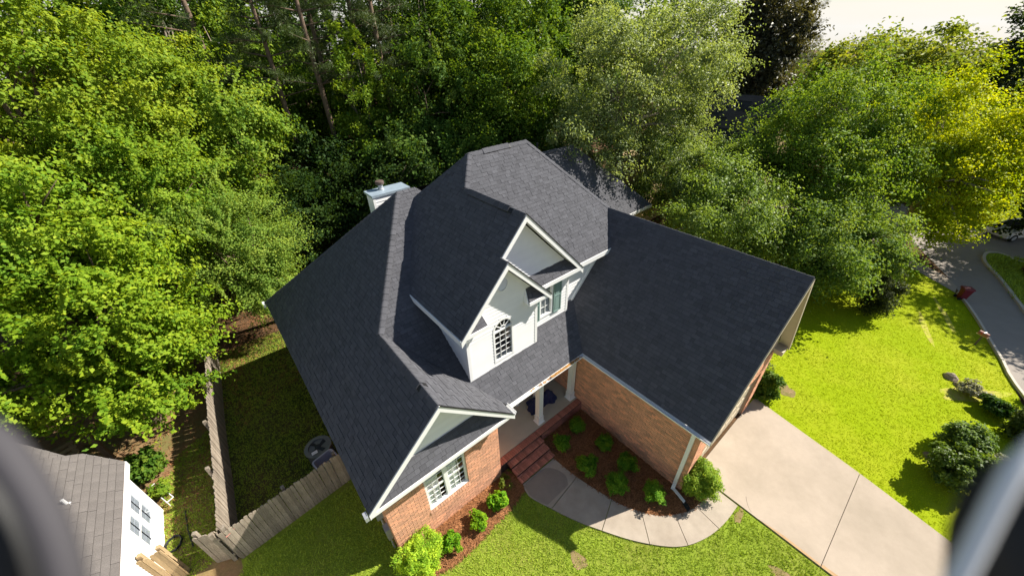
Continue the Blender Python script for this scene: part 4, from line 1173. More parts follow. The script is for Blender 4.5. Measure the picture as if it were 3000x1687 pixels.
for y0, y1 in ((4.66, 5.27), (5.37, 5.98)):
    f = MB(); f.box(-4.855, -4.83, y0, y0 + .04, .66, 1.74); f.box(-4.855, -4.83, y1 - .04, y1, .66, 1.74); f.box(-4.855, -4.83, y0 + .04, y1 - .04, .66, .70); f.box(-4.855, -4.83, y0 + .04, y1 - .04, 1.70, 1.74); f.box(-4.852, -4.835, y0 + .04, y1 - .04, 1.19, 1.225)
    w = f.build('window', MT['trim'], nh)
    for j in range(2):
        for i in range(2):
            for k_ in range(2):
                z0 = .70 + j * .525 + k_ * .245; ya = y0 + .04 + i * (y1 - y0 - .08) / 2
                p = MB(); p.box(-4.853, -4.848, ya + .008, ya + (y1 - y0 - .08) / 2 - .008, z0 + .008, z0 + .237); p.build('pane', MT['pane_bright'] if 'pane_bright' in MT else MT['glass'], w)
        p = MB(); ym = (y0 + y1) / 2; p.box(-4.850, -4.838, ym - .008, ym + .008, .70, 1.70); p.build('muntin', MT['trim'], w)
    p = MB(); p.box(-4.858, -4.8545, y0 + .02, y1 - .02, .68, 1.72); p.build('blind', MT['pale_plastic'], w)
b = MB(); b.tube([(-5.42, 5.25, 2.88), (-5.42, 5.25, 3.12)], .035, 8); b.lathe((-5.42, 5.25, 2.93), [(.10, -.04), (.05, .02)], 10); b.build('vent_pipe', MT['white_plastic'], nh)
# things beside the white house
hs = MB()
pts = [(-4.62 + .20 * math.cos(t / 9 * 2 * PI), 4.95 + .24 * math.sin(t / 9 * 2 * PI), .03 + .012 * t / 4) for t in range(30)]
hs.tube(pts, .016, 6); tag(hs.build('garden_hose', MT['black']), 'coiled black hose on the dirt beside the white house', 'hose')
rk = MB()
for dx in (0, .16):
    rk.tube([(-5.12 + dx, 7.35 + dx * .5, .22), (-4.86 + dx, 6.85 + dx * .5, .22), (-4.66 + dx, 6.4 + dx * .5, .22)], .014, 6)
for x_, y_ in ((-5.12, 7.35), (-4.9, 6.92), (-4.66, 6.4)): rk.tube([(x_, y_, .22), (x_ + .16, y_ + .08, .22)], .014, 6); rk.tube([(x_, y_, .22), (x_, y_, .0)], .012, 6)
tag(rk.build('pipe_rack', MT['white_plastic']), 'low white tubular rack standing beyond the corner of the white house wall', 'rack')
for i, y in enumerate((5.15, 4.6)):
    pass
cbm = MB(); cbm.tube([(-4.31, 5.9, .02), (-4.29, 5.2, .02), (-4.2, 4.5, .02)], .022, 6); tag(cbm.build('edging_pipe', MT['black']), 'dark pipe laid along the edge of the dirt strip by the white house', 'pipe')
# timber frames and clutter in the shade behind the white house
def log(name, label, cat, p, q, r, mat='bark', group=None):
    b = MB(); b.tube([p, q], [r, r * .8], 8); return tag(b.build(name, MT[mat]), label, cat, group)
log('timber_pole', 'left of two leaning timber poles behind the brown roof', 'pole', (-9.3, 11.3, 0), (-9.6, 10.3, 2.3), .05, 'new_wood')
log('timber_pole', 'right of two leaning timber poles behind the brown roof', 'pole', (-7.9, 10.4, 0), (-8.5, 10.6, 2.6), .05, 'new_wood')
pal = thing('wood_pallet', 'slatted wooden pallet leaning in the dappled shade behind the white house', 'pallet', (-7.5, 10.6, .35), .3)
for i in range(4):
    b = MB(); b.box(-.55, .55, -.4 + i * .22, -.28 + i * .22, 0, .03, rnd.random()); b.build('slat', MT['new_wood'], pal)
for i in range(3):
    b = MB(); b.box(-.5 + i * .45, -.4 + i * .45, -.42, .42, -.08, -.002); b.build('bearer', MT['new_wood'], pal)
pal.rotation_euler = (.35, 0, .3)
post = MB(); post.box(-5.93, -5.80, 9.0, 9.13, 0, 1.9); tag(post.build('wood_post', MT['bark']), 'square wooden post beside the corner of the brown roof', 'post')
b = MB(); b.lathe((-6.1, 9.2, .0), [(.05, 0), (.05, .12), (.03, .14)], 10); tag(b.build('red_toy', MT['red']), 'small red object in the shade by the wooden post', 'toy')

# ------------------------------------------------------------------ air conditioner and tub by the fence
ac = thing('air_conditioner', 'dark round topped air conditioner standing between the house and the plank fence', 'air conditioner', (-.46, 4.85, 0))
b = MB(); b.lathe((0, 0, .03), [(.36, 0), (.38, .02), (.38, .62), (.36, .64)], 28); b.build('casing', MT['metal_grey'], ac)
for i in range(28):
    a = 2 * PI * i / 28
    b = MB(); b.beam((.385 * math.cos(a), .385 * math.sin(a), .08), (.385 * math.cos(a), .385 * math.sin(a), .62), (.012 * math.cos(a), .012 * math.sin(a), 0), (-.014 * math.sin(a), .014 * math.cos(a), 0)); b.build('fin', MT['metal_grey'], ac)
b = MB(); n_ = 28
for i in range(n_):
    t0, t1 = 2 * PI * i / n_, 2 * PI * (i + 1) / n_
    b.prism([(.42 * math.cos(t0), .42 * math.sin(t0), .67), (.42 * math.cos(t1), .42 * math.sin(t1), .67), (.30 * math.cos(t1), .30 * math.sin(t1), .67), (.30 * math.cos(t0), .30 * math.sin(t0), .67)], (0, 0, .05))
top = b.build('top_ring', MT['metal_grey'], ac)
b = MB(); b.lathe((0, 0, .645), [(.33, 0), (.33, .012)], 24); b.build('inner_dark', MT['black'], ac)  # added black disc, stands in for the shade inside the casing
b = MB(); b.lathe((0, 0, .69), [(.10, 0), (.10, .02), (.02, .03)], 14); b.build('fan_hub', MT['dark_metal'], top)
for i in range(4):
    a = 2 * PI * i / 4 + .4; d = Vector((math.cos(a), math.sin(a), 0)); s_ = Vector((-math.sin(a), math.cos(a), 0))
    b = MB(); b.poly([d * .08 + s_ * .04 + Vector((0, 0, .70)), d * .28 + s_ * .09 + Vector((0, 0, .71)), d * .28 - s_ * .07 + Vector((0, 0, .66)), d * .08 - s_ * .04 + Vector((0, 0, .67))]); b.build('fan_blade', MT['dark_metal'], top)
b = MB(); b.lathe((0, 0, .0), [(.40, 0), (.40, .03)], 20); b.build('pad', MT['concrete'], ac)
b = MB(); b.box(-.24, -.06, -.24, -.12, .722, .732); tag(b.build('paper_bag', MT['white_plastic'], None), 'white scrap lying on top of the air conditioner', 'litter')
bpy.data.objects['paper_bag'].location = (-.46, 4.85, 0)
tb = thing('plastic_tub', 'pale grey plastic tub tucked behind the fence below the air conditioner', 'tub', (-.42, 4.12, 0), .2)
def rrect(x, y, r, z, n=5):
    out = []
    for cx, cy, a0 in ((x - r, y - r, 0), (-x + r, y - r, PI / 2), (-x + r, -y + r, PI), (x - r, -y + r, 1.5 * PI)):
        for i in range(n + 1):
            a = a0 + PI / 2 * i / n
            out.append((cx + r * math.cos(a), cy + r * math.sin(a), z))
    return out
def shell(rings, close=True):
    b = MB(); n = len(rings[0])
    vs = [v for r in rings for v in r]
    fs = [(i * n + k, i * n + (k + 1) % n, (i + 1) * n + (k + 1) % n, (i + 1) * n + k) for i in range(len(rings) - 1) for k in range(n)]
    fs.append(tuple(range(n - 1, -1, -1)))
    if close: fs.append(tuple((len(rings) - 1) * n + k for k in range(n)))
    b.faces(vs, fs); return b
shell([rrect(.26, .17, .08, 0), rrect(.31, .22, .1, .78), rrect(.34, .25, .11, .78), rrect(.34, .25, .11, .82), rrect(.30, .21, .09, .82), rrect(.26, .17, .08, .3)]).build('tub', MT['pale_plastic'], tb)

# ------------------------------------------------------------------ on the porch
def mound(name, label, cat, c, rx, ry, h, mat, seed):
    r = random.Random(seed); b = MB(); rings = []
    n, m = 22, 8
    for j in range(m + 1):
        t = j / m
        ring = []
        for i in range(n):
            a = 2 * PI * i / n
            k = (1 - t ** 1.7) * (1 + .16 * math.sin(3 * a + seed) + .12 * math.sin(7 * a + 2 * t) + r.uniform(-.06, .06)) + .02
            ring.append((rx * k * math.cos(a), ry * k * math.sin(a), h * t * (1 + r.uniform(-.06, .06))))
        rings.append(ring)
    o = shell(rings).build(name, MT[mat], None); o.location = c
    return tag(o, label, cat)
mound('blue_tarp', 'crumpled navy tarp bundle on the porch floor left of the white urn', 'tarp', (6.28, 1.42, PZ), .36, .30, .42, 'tarp', 3)
mound('blue_tarp', 'crumpled navy tarp bundle behind the middle porch column', 'tarp', (6.86, 1.36, PZ), .34, .27, .48, 'tarp', 5)
ur = thing('white_urn', 'white ringed urn standing among the navy tarps on the porch', 'urn', (6.52, 1.60, PZ))
b = MB(); b.lathe((0, 0, 0), [(.14, 0), (.18, .05), (.15, .12), (.16, .62), (.21, .66), (.21, .72), (.17, .75), (.17, .95), (.22, .98), (.22, 1.04)], 20); b.build('body', MT['white_plastic'], ur, False)
b = MB(); b.lathe((0, 0, 1.04), [(.22, 0), (.16, .03), (.05, .03)], 20); b.build('lid', MT['pale_plastic'], ur)

# ------------------------------------------------------------------ along the street
bn = thing('trash_bin', 'maroon wheeled trash bin at the street edge near the neighbour driveway', 'trash bin', (27.7, -7.86, 0), .55); bn.scale = (.64, .64, .64)
shell([rrect(.20, .22, .05, .05), rrect(.27, .30, .06, .92), rrect(.29, .32, .06, .92), rrect(.29, .32, .06, .97)]).build('body', MT['maroon'], bn)
b = MB(); b.hexa([(-.31, -.34, .975), (.31, -.34, .975), (.31, .36, .975), (-.31, .36, .975)], [(-.27, -.29, 1.06), (.27, -.29, 1.06), (.27, .32, 1.06), (-.27, .32, 1.06)]); lid = b.build('lid', MT['maroon'], bn)
b = MB(); b.lathe((0, 0, 1.061), [(.11, 0), (.11, .004), (.0, .004)], 16); b.build('emblem', MT['pink'], lid)
b = MB(); b.tube([(-.24, .38, .93), (.24, .38, .93)], .02, 8); b.build('handle', MT['maroon'], bn)
for sx in (-1, 1):
    b = MB(); b.lathe((sx * .25, .27, .12), [(.12, -.03), (.12, .03)], 14, axis=(1, 0, 0)); b.build('wheel', MT['tyre'], bn)
mb_ = thing('mailbox', 'small reddish mailbox on a post at the curb', 'mailbox', (23.45, -8.72, 0), 2.7); mb_.scale = (.62, .62, .55)
n_ = 10
prof = [(-.13, 0), (.13, 0), (.13, .16)] + [(.13 * math.cos(PI * i / n_), .16 + .11 * math.sin(PI * i / n_)) for i in range(1, n_)] + [(-.13, .16)]
b = MB(); b.prism([(x, -.25, 1.0 + z) for x, z in prof], (0, .50, 0)); bx_ = b.build('box', MT['mail_red'], mb_)
b = MB(); b.prism([(x * 1.04, -.265, .995 + z * 1.03) for x, z in prof], (0, .02, 0)); b.build('door', MT['mail_red'], bx_)
b = MB(); b.box(-.135, .135, -.02, .06, 1.272, 1.279); b.build('band', MT['white_plastic'], bx_)
b = MB(); b.box(.131, .142, -.1, -.06, 1.05, 1.25); b.build('flag', MT['red'], bx_)
b = MB(); b.box(-.035, .035, -.035, .035, 0, 1.0); b.build('post', MT['bark'], mb_)
b = MB(); b.box(-.12, .12, -.3, .3, .955, .998); b.build('shelf', MT['new_wood'], mb_)
# parked car under the dark tree
car = thing('parked_car', 'pale silver car parked on the street under the dark roadside tree', 'car', (39.7, -9.15, 0), 2.55); car.scale = (.74, .74, .74)
side = [(-2.1, .35), (-2.15, .75), (-2.0, .95), (-1.45, 1.0), (-1.0, 1.45), (.55, 1.5), (1.15, 1.02), (2.0, .86), (2.2, .6), (2.15, .35)]
prof = [(x, z) for x, z in side]
def car_section(w, sc): return [(x, w, z) for x, z in prof]
b = MB(); hw = .86
inner = [(x * .985, z) for x, z in prof]
L_ = [(x, -hw if z < 1.1 else -hw * .78, z) for x, z in prof]; R_ = [(x, hw if z < 1.1 else hw * .78, z) for x, z in prof]
n_ = len(prof)
b.faces(L_ + R_, [tuple(range(n_)), tuple(range(2 * n_ - 1, n_ - 1, -1))] + [((i + 1) % n_, i, n_ + i, n_ + (i + 1) % n_) for i in range(n_)])
body = b.build('body', MT['car_paint'], car)
b = MB(); b.hexa([(-1.38, -.66, 1.045), (-1.38, .66, 1.045), (-1.36, .66, 1.05), (-1.36, -.66, 1.05)], [(-1.03, -.6, 1.435), (-1.03, .6, 1.435), (-1.0, .6, 1.44), (-1.0, -.6, 1.44)]); b.build('rear_window', MT['black'], car)
b = MB(); b.hexa([(1.12, -.66, 1.06), (1.12, .66, 1.06), (1.10, .66, 1.06), (1.10, -.66, 1.06)], [(.63, -.6, 1.46), (.63, .6, 1.46), (.6, .6, 1.46), (.6, -.6, 1.46)]); b.build('windscreen', MT['black'], car)
for sy in (-1, 1):
    b = MB(); b.prism([(-1.15, sy * .80, 1.06), (.95, sy * .80, 1.06), (.5, sy * .695, 1.42), (-.95, sy * .695, 1.42)], (0, sy * .012, 0)); b.build('side_window', MT['black'], car)
    for wx in (-1.35, 1.4):
        b = MB(); b.lathe((wx, sy * .80, .33), [(.33, -.1), (.33, .1)], 18, axis=(0, 1, 0)); wh = b.build('wheel', MT['tyre'], car)
        b = MB(); b.lathe((wx, sy * .80, .33), [(.2, -.11), (.2, .11)], 14, axis=(0, 1, 0)); b.build('rim', MT['zinc'], wh)
    b = MB(); b.box(2.08, 2.19, sy * .62 - .14, sy * .62 + .14, .62, .74); b.build('headlight', MT['white_plastic'], car)
    b = MB(); b.box(-2.17, -2.08, sy * .65 - .12, sy * .65 + .12, .7, .86); b.build('tail_light', MT['red'], car)

# stones along the far bed and on the lawn edge
STN = [(20.07, -8.31, .2, 'dark squat stone at the lawn end of the rough stone row'), (19.76, -8.55, .13, 'pale stone second in the rough stone row'), (19.55, -8.72, .12, 'small stone in the middle of the rough stone row'), (19.62, -9.2, .15, 'brown stone beside the silver grey plant'), (19.55, -9.55, .14, 'last stone of the row before the dark bushes')]
for i, (x, y, r, lab) in enumerate(STN):
    rr = random.Random(i); rings = []
    for j in range(5):
        t = j / 4
        rings.append([(r * (1.15 - .9 * t ** 2) * (1 + rr.uniform(-.18, .18)) * math.cos(2 * PI * k_ / 9), r * (1.15 - .9 * t ** 2) * (1 + rr.uniform(-.18, .18)) * math.sin(2 * PI * k_ / 9), r * 1.2 * t) for k_ in range(9)])
    o = shell(rings).build('stone', MT['stone']); o.location = (x, y, -.02); tag(o, lab, 'stone', 'stones along the rough bed on the right lawn')

# ------------------------------------------------------------------ trees and shrubs
def leaf_cloud(name, centres, rads, origin, n_per, size, seed, mat, flat=.85, upw=.6, outw=.45, rndw=.55, slim=.62, ball=False, droop=.0, tonesd=.18):
    """rhombic leaves gathered in clumps; origin: crown centre of each clump"""
    r = np.random.default_rng(seed)
    N = len(centres)
    cen = np.repeat(np.asarray(centres), n_per, 0); rad = np.repeat(np.asarray(rads), n_per); org = np.repeat(np.asarray(origin), n_per, 0)
    k = len(cen)
    d = r.normal(0, 1, (k, 3)); d /= np.linalg.norm(d, axis=1)[:, None]
    d[:, 2] = np.where(r.random(k) < .65, np.abs(d[:, 2]), d[:, 2])
    rr = r.random(k) ** .45
    out = cen - org; out /= (np.linalg.norm(out, axis=1)[:, None] + 1e-6)
    ax = out * np.array([1, 1, .35]) + np.repeat(r.normal(0, .35, (N, 3)), n_per, 0) + np.array([0, 0, -.12 - .5 * droop])
    ax /= np.linalg.norm(ax, axis=1)[:, None] + 1e-6
    g = r.normal(0, .46, (k, 3)); g = np.clip(g, -1.3, 1.3)
    along = g[:, :1] * 1.0 + .15
    p = cen + (ax * along * 1.5 + (g * np.array([.9, .9, .62 * flat / .85])) - ax * np.sum(g * ax, 1)[:, None] * .6) * rad[:, None]
    if ball: p = cen + d * (rad * rr)[:, None]
    else: d = g / (np.linalg.norm(g, axis=1)[:, None] + 1e-6)
    n = np.array([0.45, -0.25, 0.85]) * upw + out * outw + d * .35 + r.normal(0, rndw, (k, 3))
    n /= np.linalg.norm(n, axis=1)[:, None]
    a = r.normal(0, 1, (k, 3)) + np.array([0, 0, -droop]); a -= n * np.sum(a * n, 1)[:, None]; a /= np.linalg.norm(a, axis=1)[:, None]
    b = np.cross(n, a)
    s = size * r.uniform(.6, 1.25, k)
    L = (a * s[:, None]); W = b * (s * slim)[:, None]; U = n * (s * .16)[:, None]
    v = np.zeros((k, 4, 3))
    v[:, 0] = p - L * .5; v[:, 1] = p + L * .05 + W * .5 + U; v[:, 2] = p + L * .5 - U * .6; v[:, 3] = p + L * .05 - W * .5 + U
    ct = np.repeat(r.normal(.5, .15, N), n_per)
    tone = np.clip(ct + r.normal(0, tonesd, k), 0, 1)
    return array_mesh(name, v.reshape(-1, 3), 4, tone, mat)

def clumps(lobes, n, r, fill=.45, crad=(.45, .8)):
    """clump centres spread through ellipsoid lobes, most of them near the skin, with gaps"""
    vol = [l[3] * l[4] + l[4] * l[5] + l[3] * l[5] for l in lobes]
    out, org, rad = [], [], []
    ph = r.uniform(0, 6.28, 9)
    for l, w in zip(lobes, vol):
        m = max(3, int(n * w / sum(vol)))
        for _ in range(m):
            d = r.normal(0, 1, 3); d /= np.linalg.norm(d)
            lump = 1 + .20 * math.sin(4 * d[0] + ph[0] + 3 * d[1]) + .14 * math.sin(5 * d[2] + ph[1] - 3 * d[0]) + .10 * math.sin(9 * d[1] + ph[2])
            q = (fill + (1 - fill) * r.random() ** .5) * lump
            out.append((l[0] + d[0] * l[3] * q, l[1] + d[1] * l[4] * q, max(.25, l[2] + d[2] * l[5] * q)))
            org.append((l[0], l[1], l[2] - l[5] * .3)); rad.append(r.uniform(*crad))
    return np.array(out), np.array(org), np.array(rad)

def trunk_mesh(lobes, tr, seed, limbs, foot=(0, 0), bark='bark', top=None):
    r = random.Random(seed); b = MB()
    big = max(lobes, key=lambda l: l[3] * l[4] * l[5])
    fork = Vector((foot[0] * .4 + big[0] * .6, foot[1] * .4 + big[1] * .6, max(.8, big[2] - big[5] * .75)))
    f0 = Vector((foot[0], foot[1], -.1))
    mid = (f0 + fork) / 2 + Vector((r.uniform(-.15, .15), r.uniform(-.15, .15), 0))
    b.tube([f0, f0 + Vector((0, 0, .35)), mid, fork], [tr * 1.5, tr * 1.05, tr * .9, tr * .75], 9, .5)
    for i in range(limbs):
        l = lobes[i % len(lobes)]
        e = Vector((l[0] + r.uniform(-.6, .6) * l[3], l[1] + r.uniform(-.6, .6) * l[4], l[2] + r.uniform(-.2, .75) * l[5]))
        m = fork.lerp(e, .5) + Vector((r.uniform(-.3, .3), r.uniform(-.3, .3), r.uniform(0, .4)))
        b.tube([fork - Vector((0, 0, .15)), m, e], [tr * .5, tr * .28, tr * .07], 6, r.random())
        for _ in range(2):
            e2 = m.lerp(e, r.uniform(.1, .7)) + Vector((r.uniform(-1, 1) * l[3] * .5, r.uniform(-1, 1) * l[4] * .5, r.uniform(-.2, .5) * l[5]))
            b.tube([m, (m + e2) / 2 + Vector((0, 0, .1)), e2], [tr * .2, tr * .12, tr * .03], 5, r.random())
    return b
def tree(label, foot, lobes, n=90, per=170, size=.17, tr=.2, seed=1, mat='leaf', col=(.08, .14, .02), crad=(.45, .8), limbs=7, name='leafy_tree', cat='tree', group='trees of the wood behind the house', bark='bark', flat=.85, **kw):
    """lobes in world coordinates"""
    t = thing(name, label, cat, (foot[0], foot[1], 0), 0, group)
    lo = [(l[0] - foot[0], l[1] - foot[1], *l[2:]) for l in lobes]
    trunk_mesh(lo, tr, seed, limbs, bark=bark).build('trunk', MT[bark], t, True)
    r = np.random.default_rng(seed)
    c, o, rad = clumps(lo, n, r, crad=crad)
    cr = link('crown', leaf_cloud('crown', c, rad, o, per, size, seed + 50, MT[mat], flat=flat, **kw), t)
    cr.color = (*col, 1)
    return t
SG = (.17, .265, .016)
BW = 'big leafy trees at the left edge'
tree('bright broad leaved tree whose low branches hang beside the brown roof', (-4.9, 10.8), [(-4.2, 10.3, 4.7, 2.3, 2.2, 2.1), (-6.6, 10.0, 3.9, 1.7, 1.6, 1.3), (-3.95, 9.3, 2.7, 1.2, 1.2, .9), (-4.25, 8.1, 3.1, 1.0, .9, .8), (-3.2, 10.2, 3.0, 1.0, 1.3, .9), (-3.6, 12.0, 6.2, 1.9, 1.9, 1.6)], 330, 190, .135, .2, 1, col=SG, crad=(.3, .6), group=BW)
tree('yellow green broad leaved tree above the low hanging branches at the left edge', (-6.0, 13.6), [(-5.4, 13.2, 7.2, 2.9, 2.7, 2.5), (-8.6, 13.2, 5.6, 2.3, 2.2, 2.0), (-7.5, 12, 8.5, 2.4, 2.2, 2.0)], 330, 190, .138, .22, 2, col=(.165, .265, .02), crad=(.35, .65), group=BW)
tree('dense bright green tree between the left edge trees and the fine leaved tree', (-2.6, 15.8), [(-2.4, 15.4, 6.6, 2.8, 2.7, 2.7), (-3.3, 14.0, 4.2, 2.0, 1.8, 1.6)], 280, 190, .125, .2, 3, col=(.155, .25, .02), crad=(.35, .65), group=BW)
tree('fine leaved light green tree behind the back left corner of the house', (.3, 14.3), [(-.1, 13.6, 4.9, 2.0, 2.0, 2.1), (.5, 12.5, 3.2, 1.2, 1.2, 1.2)], 200, 330, .085, .16, 4, col=(.17, .26, .04), crad=(.4, .7), group=BW)
tree('tall yellow green tree filling the top left corner', (-5.0, 18.5), [(-4.4, 18, 11.0, 3.6, 3.4, 3.6), (-8.6, 17.5, 9.8, 3.2, 3.0, 3.2), (-6, 17, 7.6, 3, 2.6, 2.2)], 330, 190, .15, .26, 5, col=(.18, .262, .02), crad=(.4, .75), group=BW)
tree('tall green tree under the small sky gap near the top left', (-1.0, 20.2), [(-1.2, 19.6, 10.4, 3.0, 3.0, 3.0), (-.4, 18.6, 7.6, 2.4, 2.2, 2.0)], 240, 180, .145, .24, 6, col=(.18, .26, .022), crad=(.4, .7), group=BW)
tree('slender light green tree right of the left edge trees', (2.2, 19.8), [(2.0, 19.3, 8.9, 2.0, 1.9, 2.2), (1.6, 18.6, 6.4, 1.5, 1.4, 1.4)], 120, 180, .16, .17, 7, col=(.17, .26, .03), crad=(.45, .8), group=BW)
tree('shaded broad leaved tree at the far left behind the brown roof', (-10.2, 13.6), [(-10.4, 13.2, 5.0, 2.6, 2.4, 2.8), (-11.5, 12.2, 3.4, 2.0, 1.8, 1.8)], 180, 180, .14, .2, 8, col=(.11, .17, .018), crad=(.45, .8), group=BW)
# trees of the wood: three kinds built once and copied
def proto(seed, lobes, n, per, size, crad, mat, tr, limbs, bark, **kw):
    r = np.random.default_rng(seed)
    c, o, rad = clumps(lobes, n, r, crad=crad)
    return leaf_cloud('crown', c, rad, o, per, size, seed, MT[mat], **kw), trunk_mesh(lobes, tr, seed, limbs).build('trunk', MT[bark], None, True)
def pine_proto(seed, H=17.0, bare=9.0, spread=2.6):
    r = random.Random(seed); b = MB()
    b.tube([(0, 0, -.1), (.05, .02, H * .4), (-.05, .05, H * .75), (0, 0, H)], [.24, .19, .13, .03], 9, .5)
    cs, os_, rs = [], [], []
    z = bare
    while z < H:
        k = r.randint(2, 4)
        for _ in range(k):
            a = r.uniform(0, 6.28); L = spread * (1.1 - (z - bare) / (H - bare)) * r.uniform(.6, 1.1) + .3
            e = Vector((math.cos(a) * L, math.sin(a) * L, z + L * .18))
            b.tube([(0, 0, z), e * .5 + Vector((0, 0, z * .5)), e], [.05, .035, .015], 5, .4)
            for t in (.55, .8, 1.0):
                cs.append((e.x * t, e.y * t, z + (e.z - z) * t + .1)); os_.append((0, 0, z - 1)); rs.append(r.uniform(.35, .6))
        z += r.uniform(.45, .8)
    for _ in range(4):
        a = r.uniform(0, 6.28); zz = r.uniform(4, bare); b.tube([(0, 0, zz), (math.cos(a) * .8, math.sin(a) * .8, zz + .15)], [.035, .01], 5, .3)
    return leaf_cloud('crown', cs, rs, os_, 150, .22, seed, MT['needle'], slim=.10, flat=.7, rndw=1.0), b.build('trunk', MT['bark'], None, True)
K_A = proto(101, [(0, 0, 8.2, 2.6, 2.5, 3.0), (.8, -.6, 5.4, 2.2, 2.0, 1.8), (-1.0, .5, 6.4, 2.0, 2.0, 2.0)], 210, 170, .18, (.4, .8), 'leaf', .2, 8, 'bark')
K_B = proto(102, [(0, 0, 9.2, 2.2, 2.2, 3.6), (.3, .5, 5.6, 1.9, 1.8, 2.0)], 190, 170, .17, (.38, .72), 'leaf', .18, 8, 'pale_bark')
K_C = proto(103, [(0, 0, 4.0, 2.3, 2.3, 2.2), (1.2, .3, 2.8, 1.6, 1.5, 1.3)], 160, 180, .15, (.35, .7), 'leaf', .13, 6, 'bark')
K_D = proto(104, [(0, 0, 9.0, 3.3, 3.1, 3.6), (1.4, -1, 6.4, 2.6, 2.3, 2.2), (-1.6, .8, 7.0, 2.4, 2.4, 2.2)], 190, 150, .20, (.5, .95), 'glossy_leaf', .26, 9, 'pale_bark')
K_P = pine_proto(105)
K_Q = pine_proto(106, 19.0, 11.0, 2.2)
for k_ in (K_A, K_B, K_C, K_D, K_P, K_Q): bpy.data.objects.remove(k_[1]) if False else C.objects.unlink(k_[1])
def plant_copy(kind, name, label, x, y, sc, rz, col, group, zs=None):
    t = thing(name, label, 'tree', (x, y, 0), rz, group)
    t.scale = (sc, sc, zs or sc)
    tk = kind[1].copy(); C.objects.link(tk); tk.parent = t
    cr = bpy.data.objects.new('crown', kind[0]); C.objects.link(cr); cr.parent = t
    cr.color = (*col, 1)
    return t
WD = 'trees of the wood behind the house'
G_SHADE = (.035, .07, .016)  # deep shade of the wood put into the leaf colour of understorey trees
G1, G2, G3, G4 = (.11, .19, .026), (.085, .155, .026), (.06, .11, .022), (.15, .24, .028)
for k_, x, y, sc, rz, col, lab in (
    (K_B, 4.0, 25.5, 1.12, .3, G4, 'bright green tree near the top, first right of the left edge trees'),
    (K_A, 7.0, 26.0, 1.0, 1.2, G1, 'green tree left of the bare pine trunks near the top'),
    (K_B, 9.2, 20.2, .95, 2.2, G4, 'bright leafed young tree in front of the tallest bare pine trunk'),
    (K_C, 5.6, 19.4, 1.25, .4, G_SHADE, 'dark understorey tree in shade left of the chimney'),
    (K_C, 3.2, 16.8, 1.0, 1.9, G_SHADE, 'low dark tree between the fine leaved tree and the back fence'),
    (K_C, 8.2, 16.2, 1.15, 2.9, G_SHADE, 'low green tree just behind the chimney'),
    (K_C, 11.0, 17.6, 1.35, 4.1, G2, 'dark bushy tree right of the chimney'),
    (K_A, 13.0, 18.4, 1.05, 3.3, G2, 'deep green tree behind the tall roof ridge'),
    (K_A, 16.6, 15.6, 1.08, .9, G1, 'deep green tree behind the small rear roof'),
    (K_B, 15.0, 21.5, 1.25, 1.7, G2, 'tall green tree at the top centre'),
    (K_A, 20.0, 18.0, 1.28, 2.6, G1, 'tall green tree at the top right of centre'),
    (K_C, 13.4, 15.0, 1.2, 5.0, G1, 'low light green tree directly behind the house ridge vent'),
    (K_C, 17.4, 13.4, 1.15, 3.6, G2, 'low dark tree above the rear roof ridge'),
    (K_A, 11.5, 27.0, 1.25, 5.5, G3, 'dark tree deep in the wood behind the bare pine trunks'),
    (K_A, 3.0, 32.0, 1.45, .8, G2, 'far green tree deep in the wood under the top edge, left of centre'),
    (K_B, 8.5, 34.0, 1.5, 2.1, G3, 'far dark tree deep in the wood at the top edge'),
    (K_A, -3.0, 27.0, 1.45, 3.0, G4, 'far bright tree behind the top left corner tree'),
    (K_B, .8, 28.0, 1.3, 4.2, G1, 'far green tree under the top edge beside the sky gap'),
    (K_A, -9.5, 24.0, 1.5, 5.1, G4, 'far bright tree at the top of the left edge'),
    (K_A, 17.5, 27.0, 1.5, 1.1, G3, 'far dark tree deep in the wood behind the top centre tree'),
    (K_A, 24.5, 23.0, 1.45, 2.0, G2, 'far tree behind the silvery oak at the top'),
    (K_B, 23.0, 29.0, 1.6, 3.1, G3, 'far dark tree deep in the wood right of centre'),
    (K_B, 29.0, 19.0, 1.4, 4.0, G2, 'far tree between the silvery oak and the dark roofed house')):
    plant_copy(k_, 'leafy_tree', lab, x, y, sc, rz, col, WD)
PG_ = (.055, .085, .022)
for k_, x, y, sc, rz, lab in (
    (K_P, 11.1, 20.6, 1.0, .2, 'tallest pine with a thick bare trunk near the top centre'),
    (K_Q, 10.9, 23.4, .95, 1.3, 'thin pine just left of the thickest bare trunk'),
    (K_P, 8.8, 25.0, 1.0, 2.2, 'pine with a bare trunk second left of the thickest trunk'),
    (K_Q, 5.2, 22.0, .85, 3.4, 'slender pine trunk standing in the wood left of the young bright tree'),
    (K_Q, 13.6, 24.0, 1.05, 4.4, 'pine right of the thickest bare trunk, half hidden by green crowns'),
    (K_P, 2.6, 24.6, 1.05, 5.3, 'leftmost bare pine trunk near the top edge'),
    (K_Q, 7.2, 20.8, .9, .9, 'thin bare pine trunk above the dark understorey')):
    plant_copy(k_, 'pine_tree', lab, x, y, sc, rz, PG_, 'pines with bare trunks in the wood')
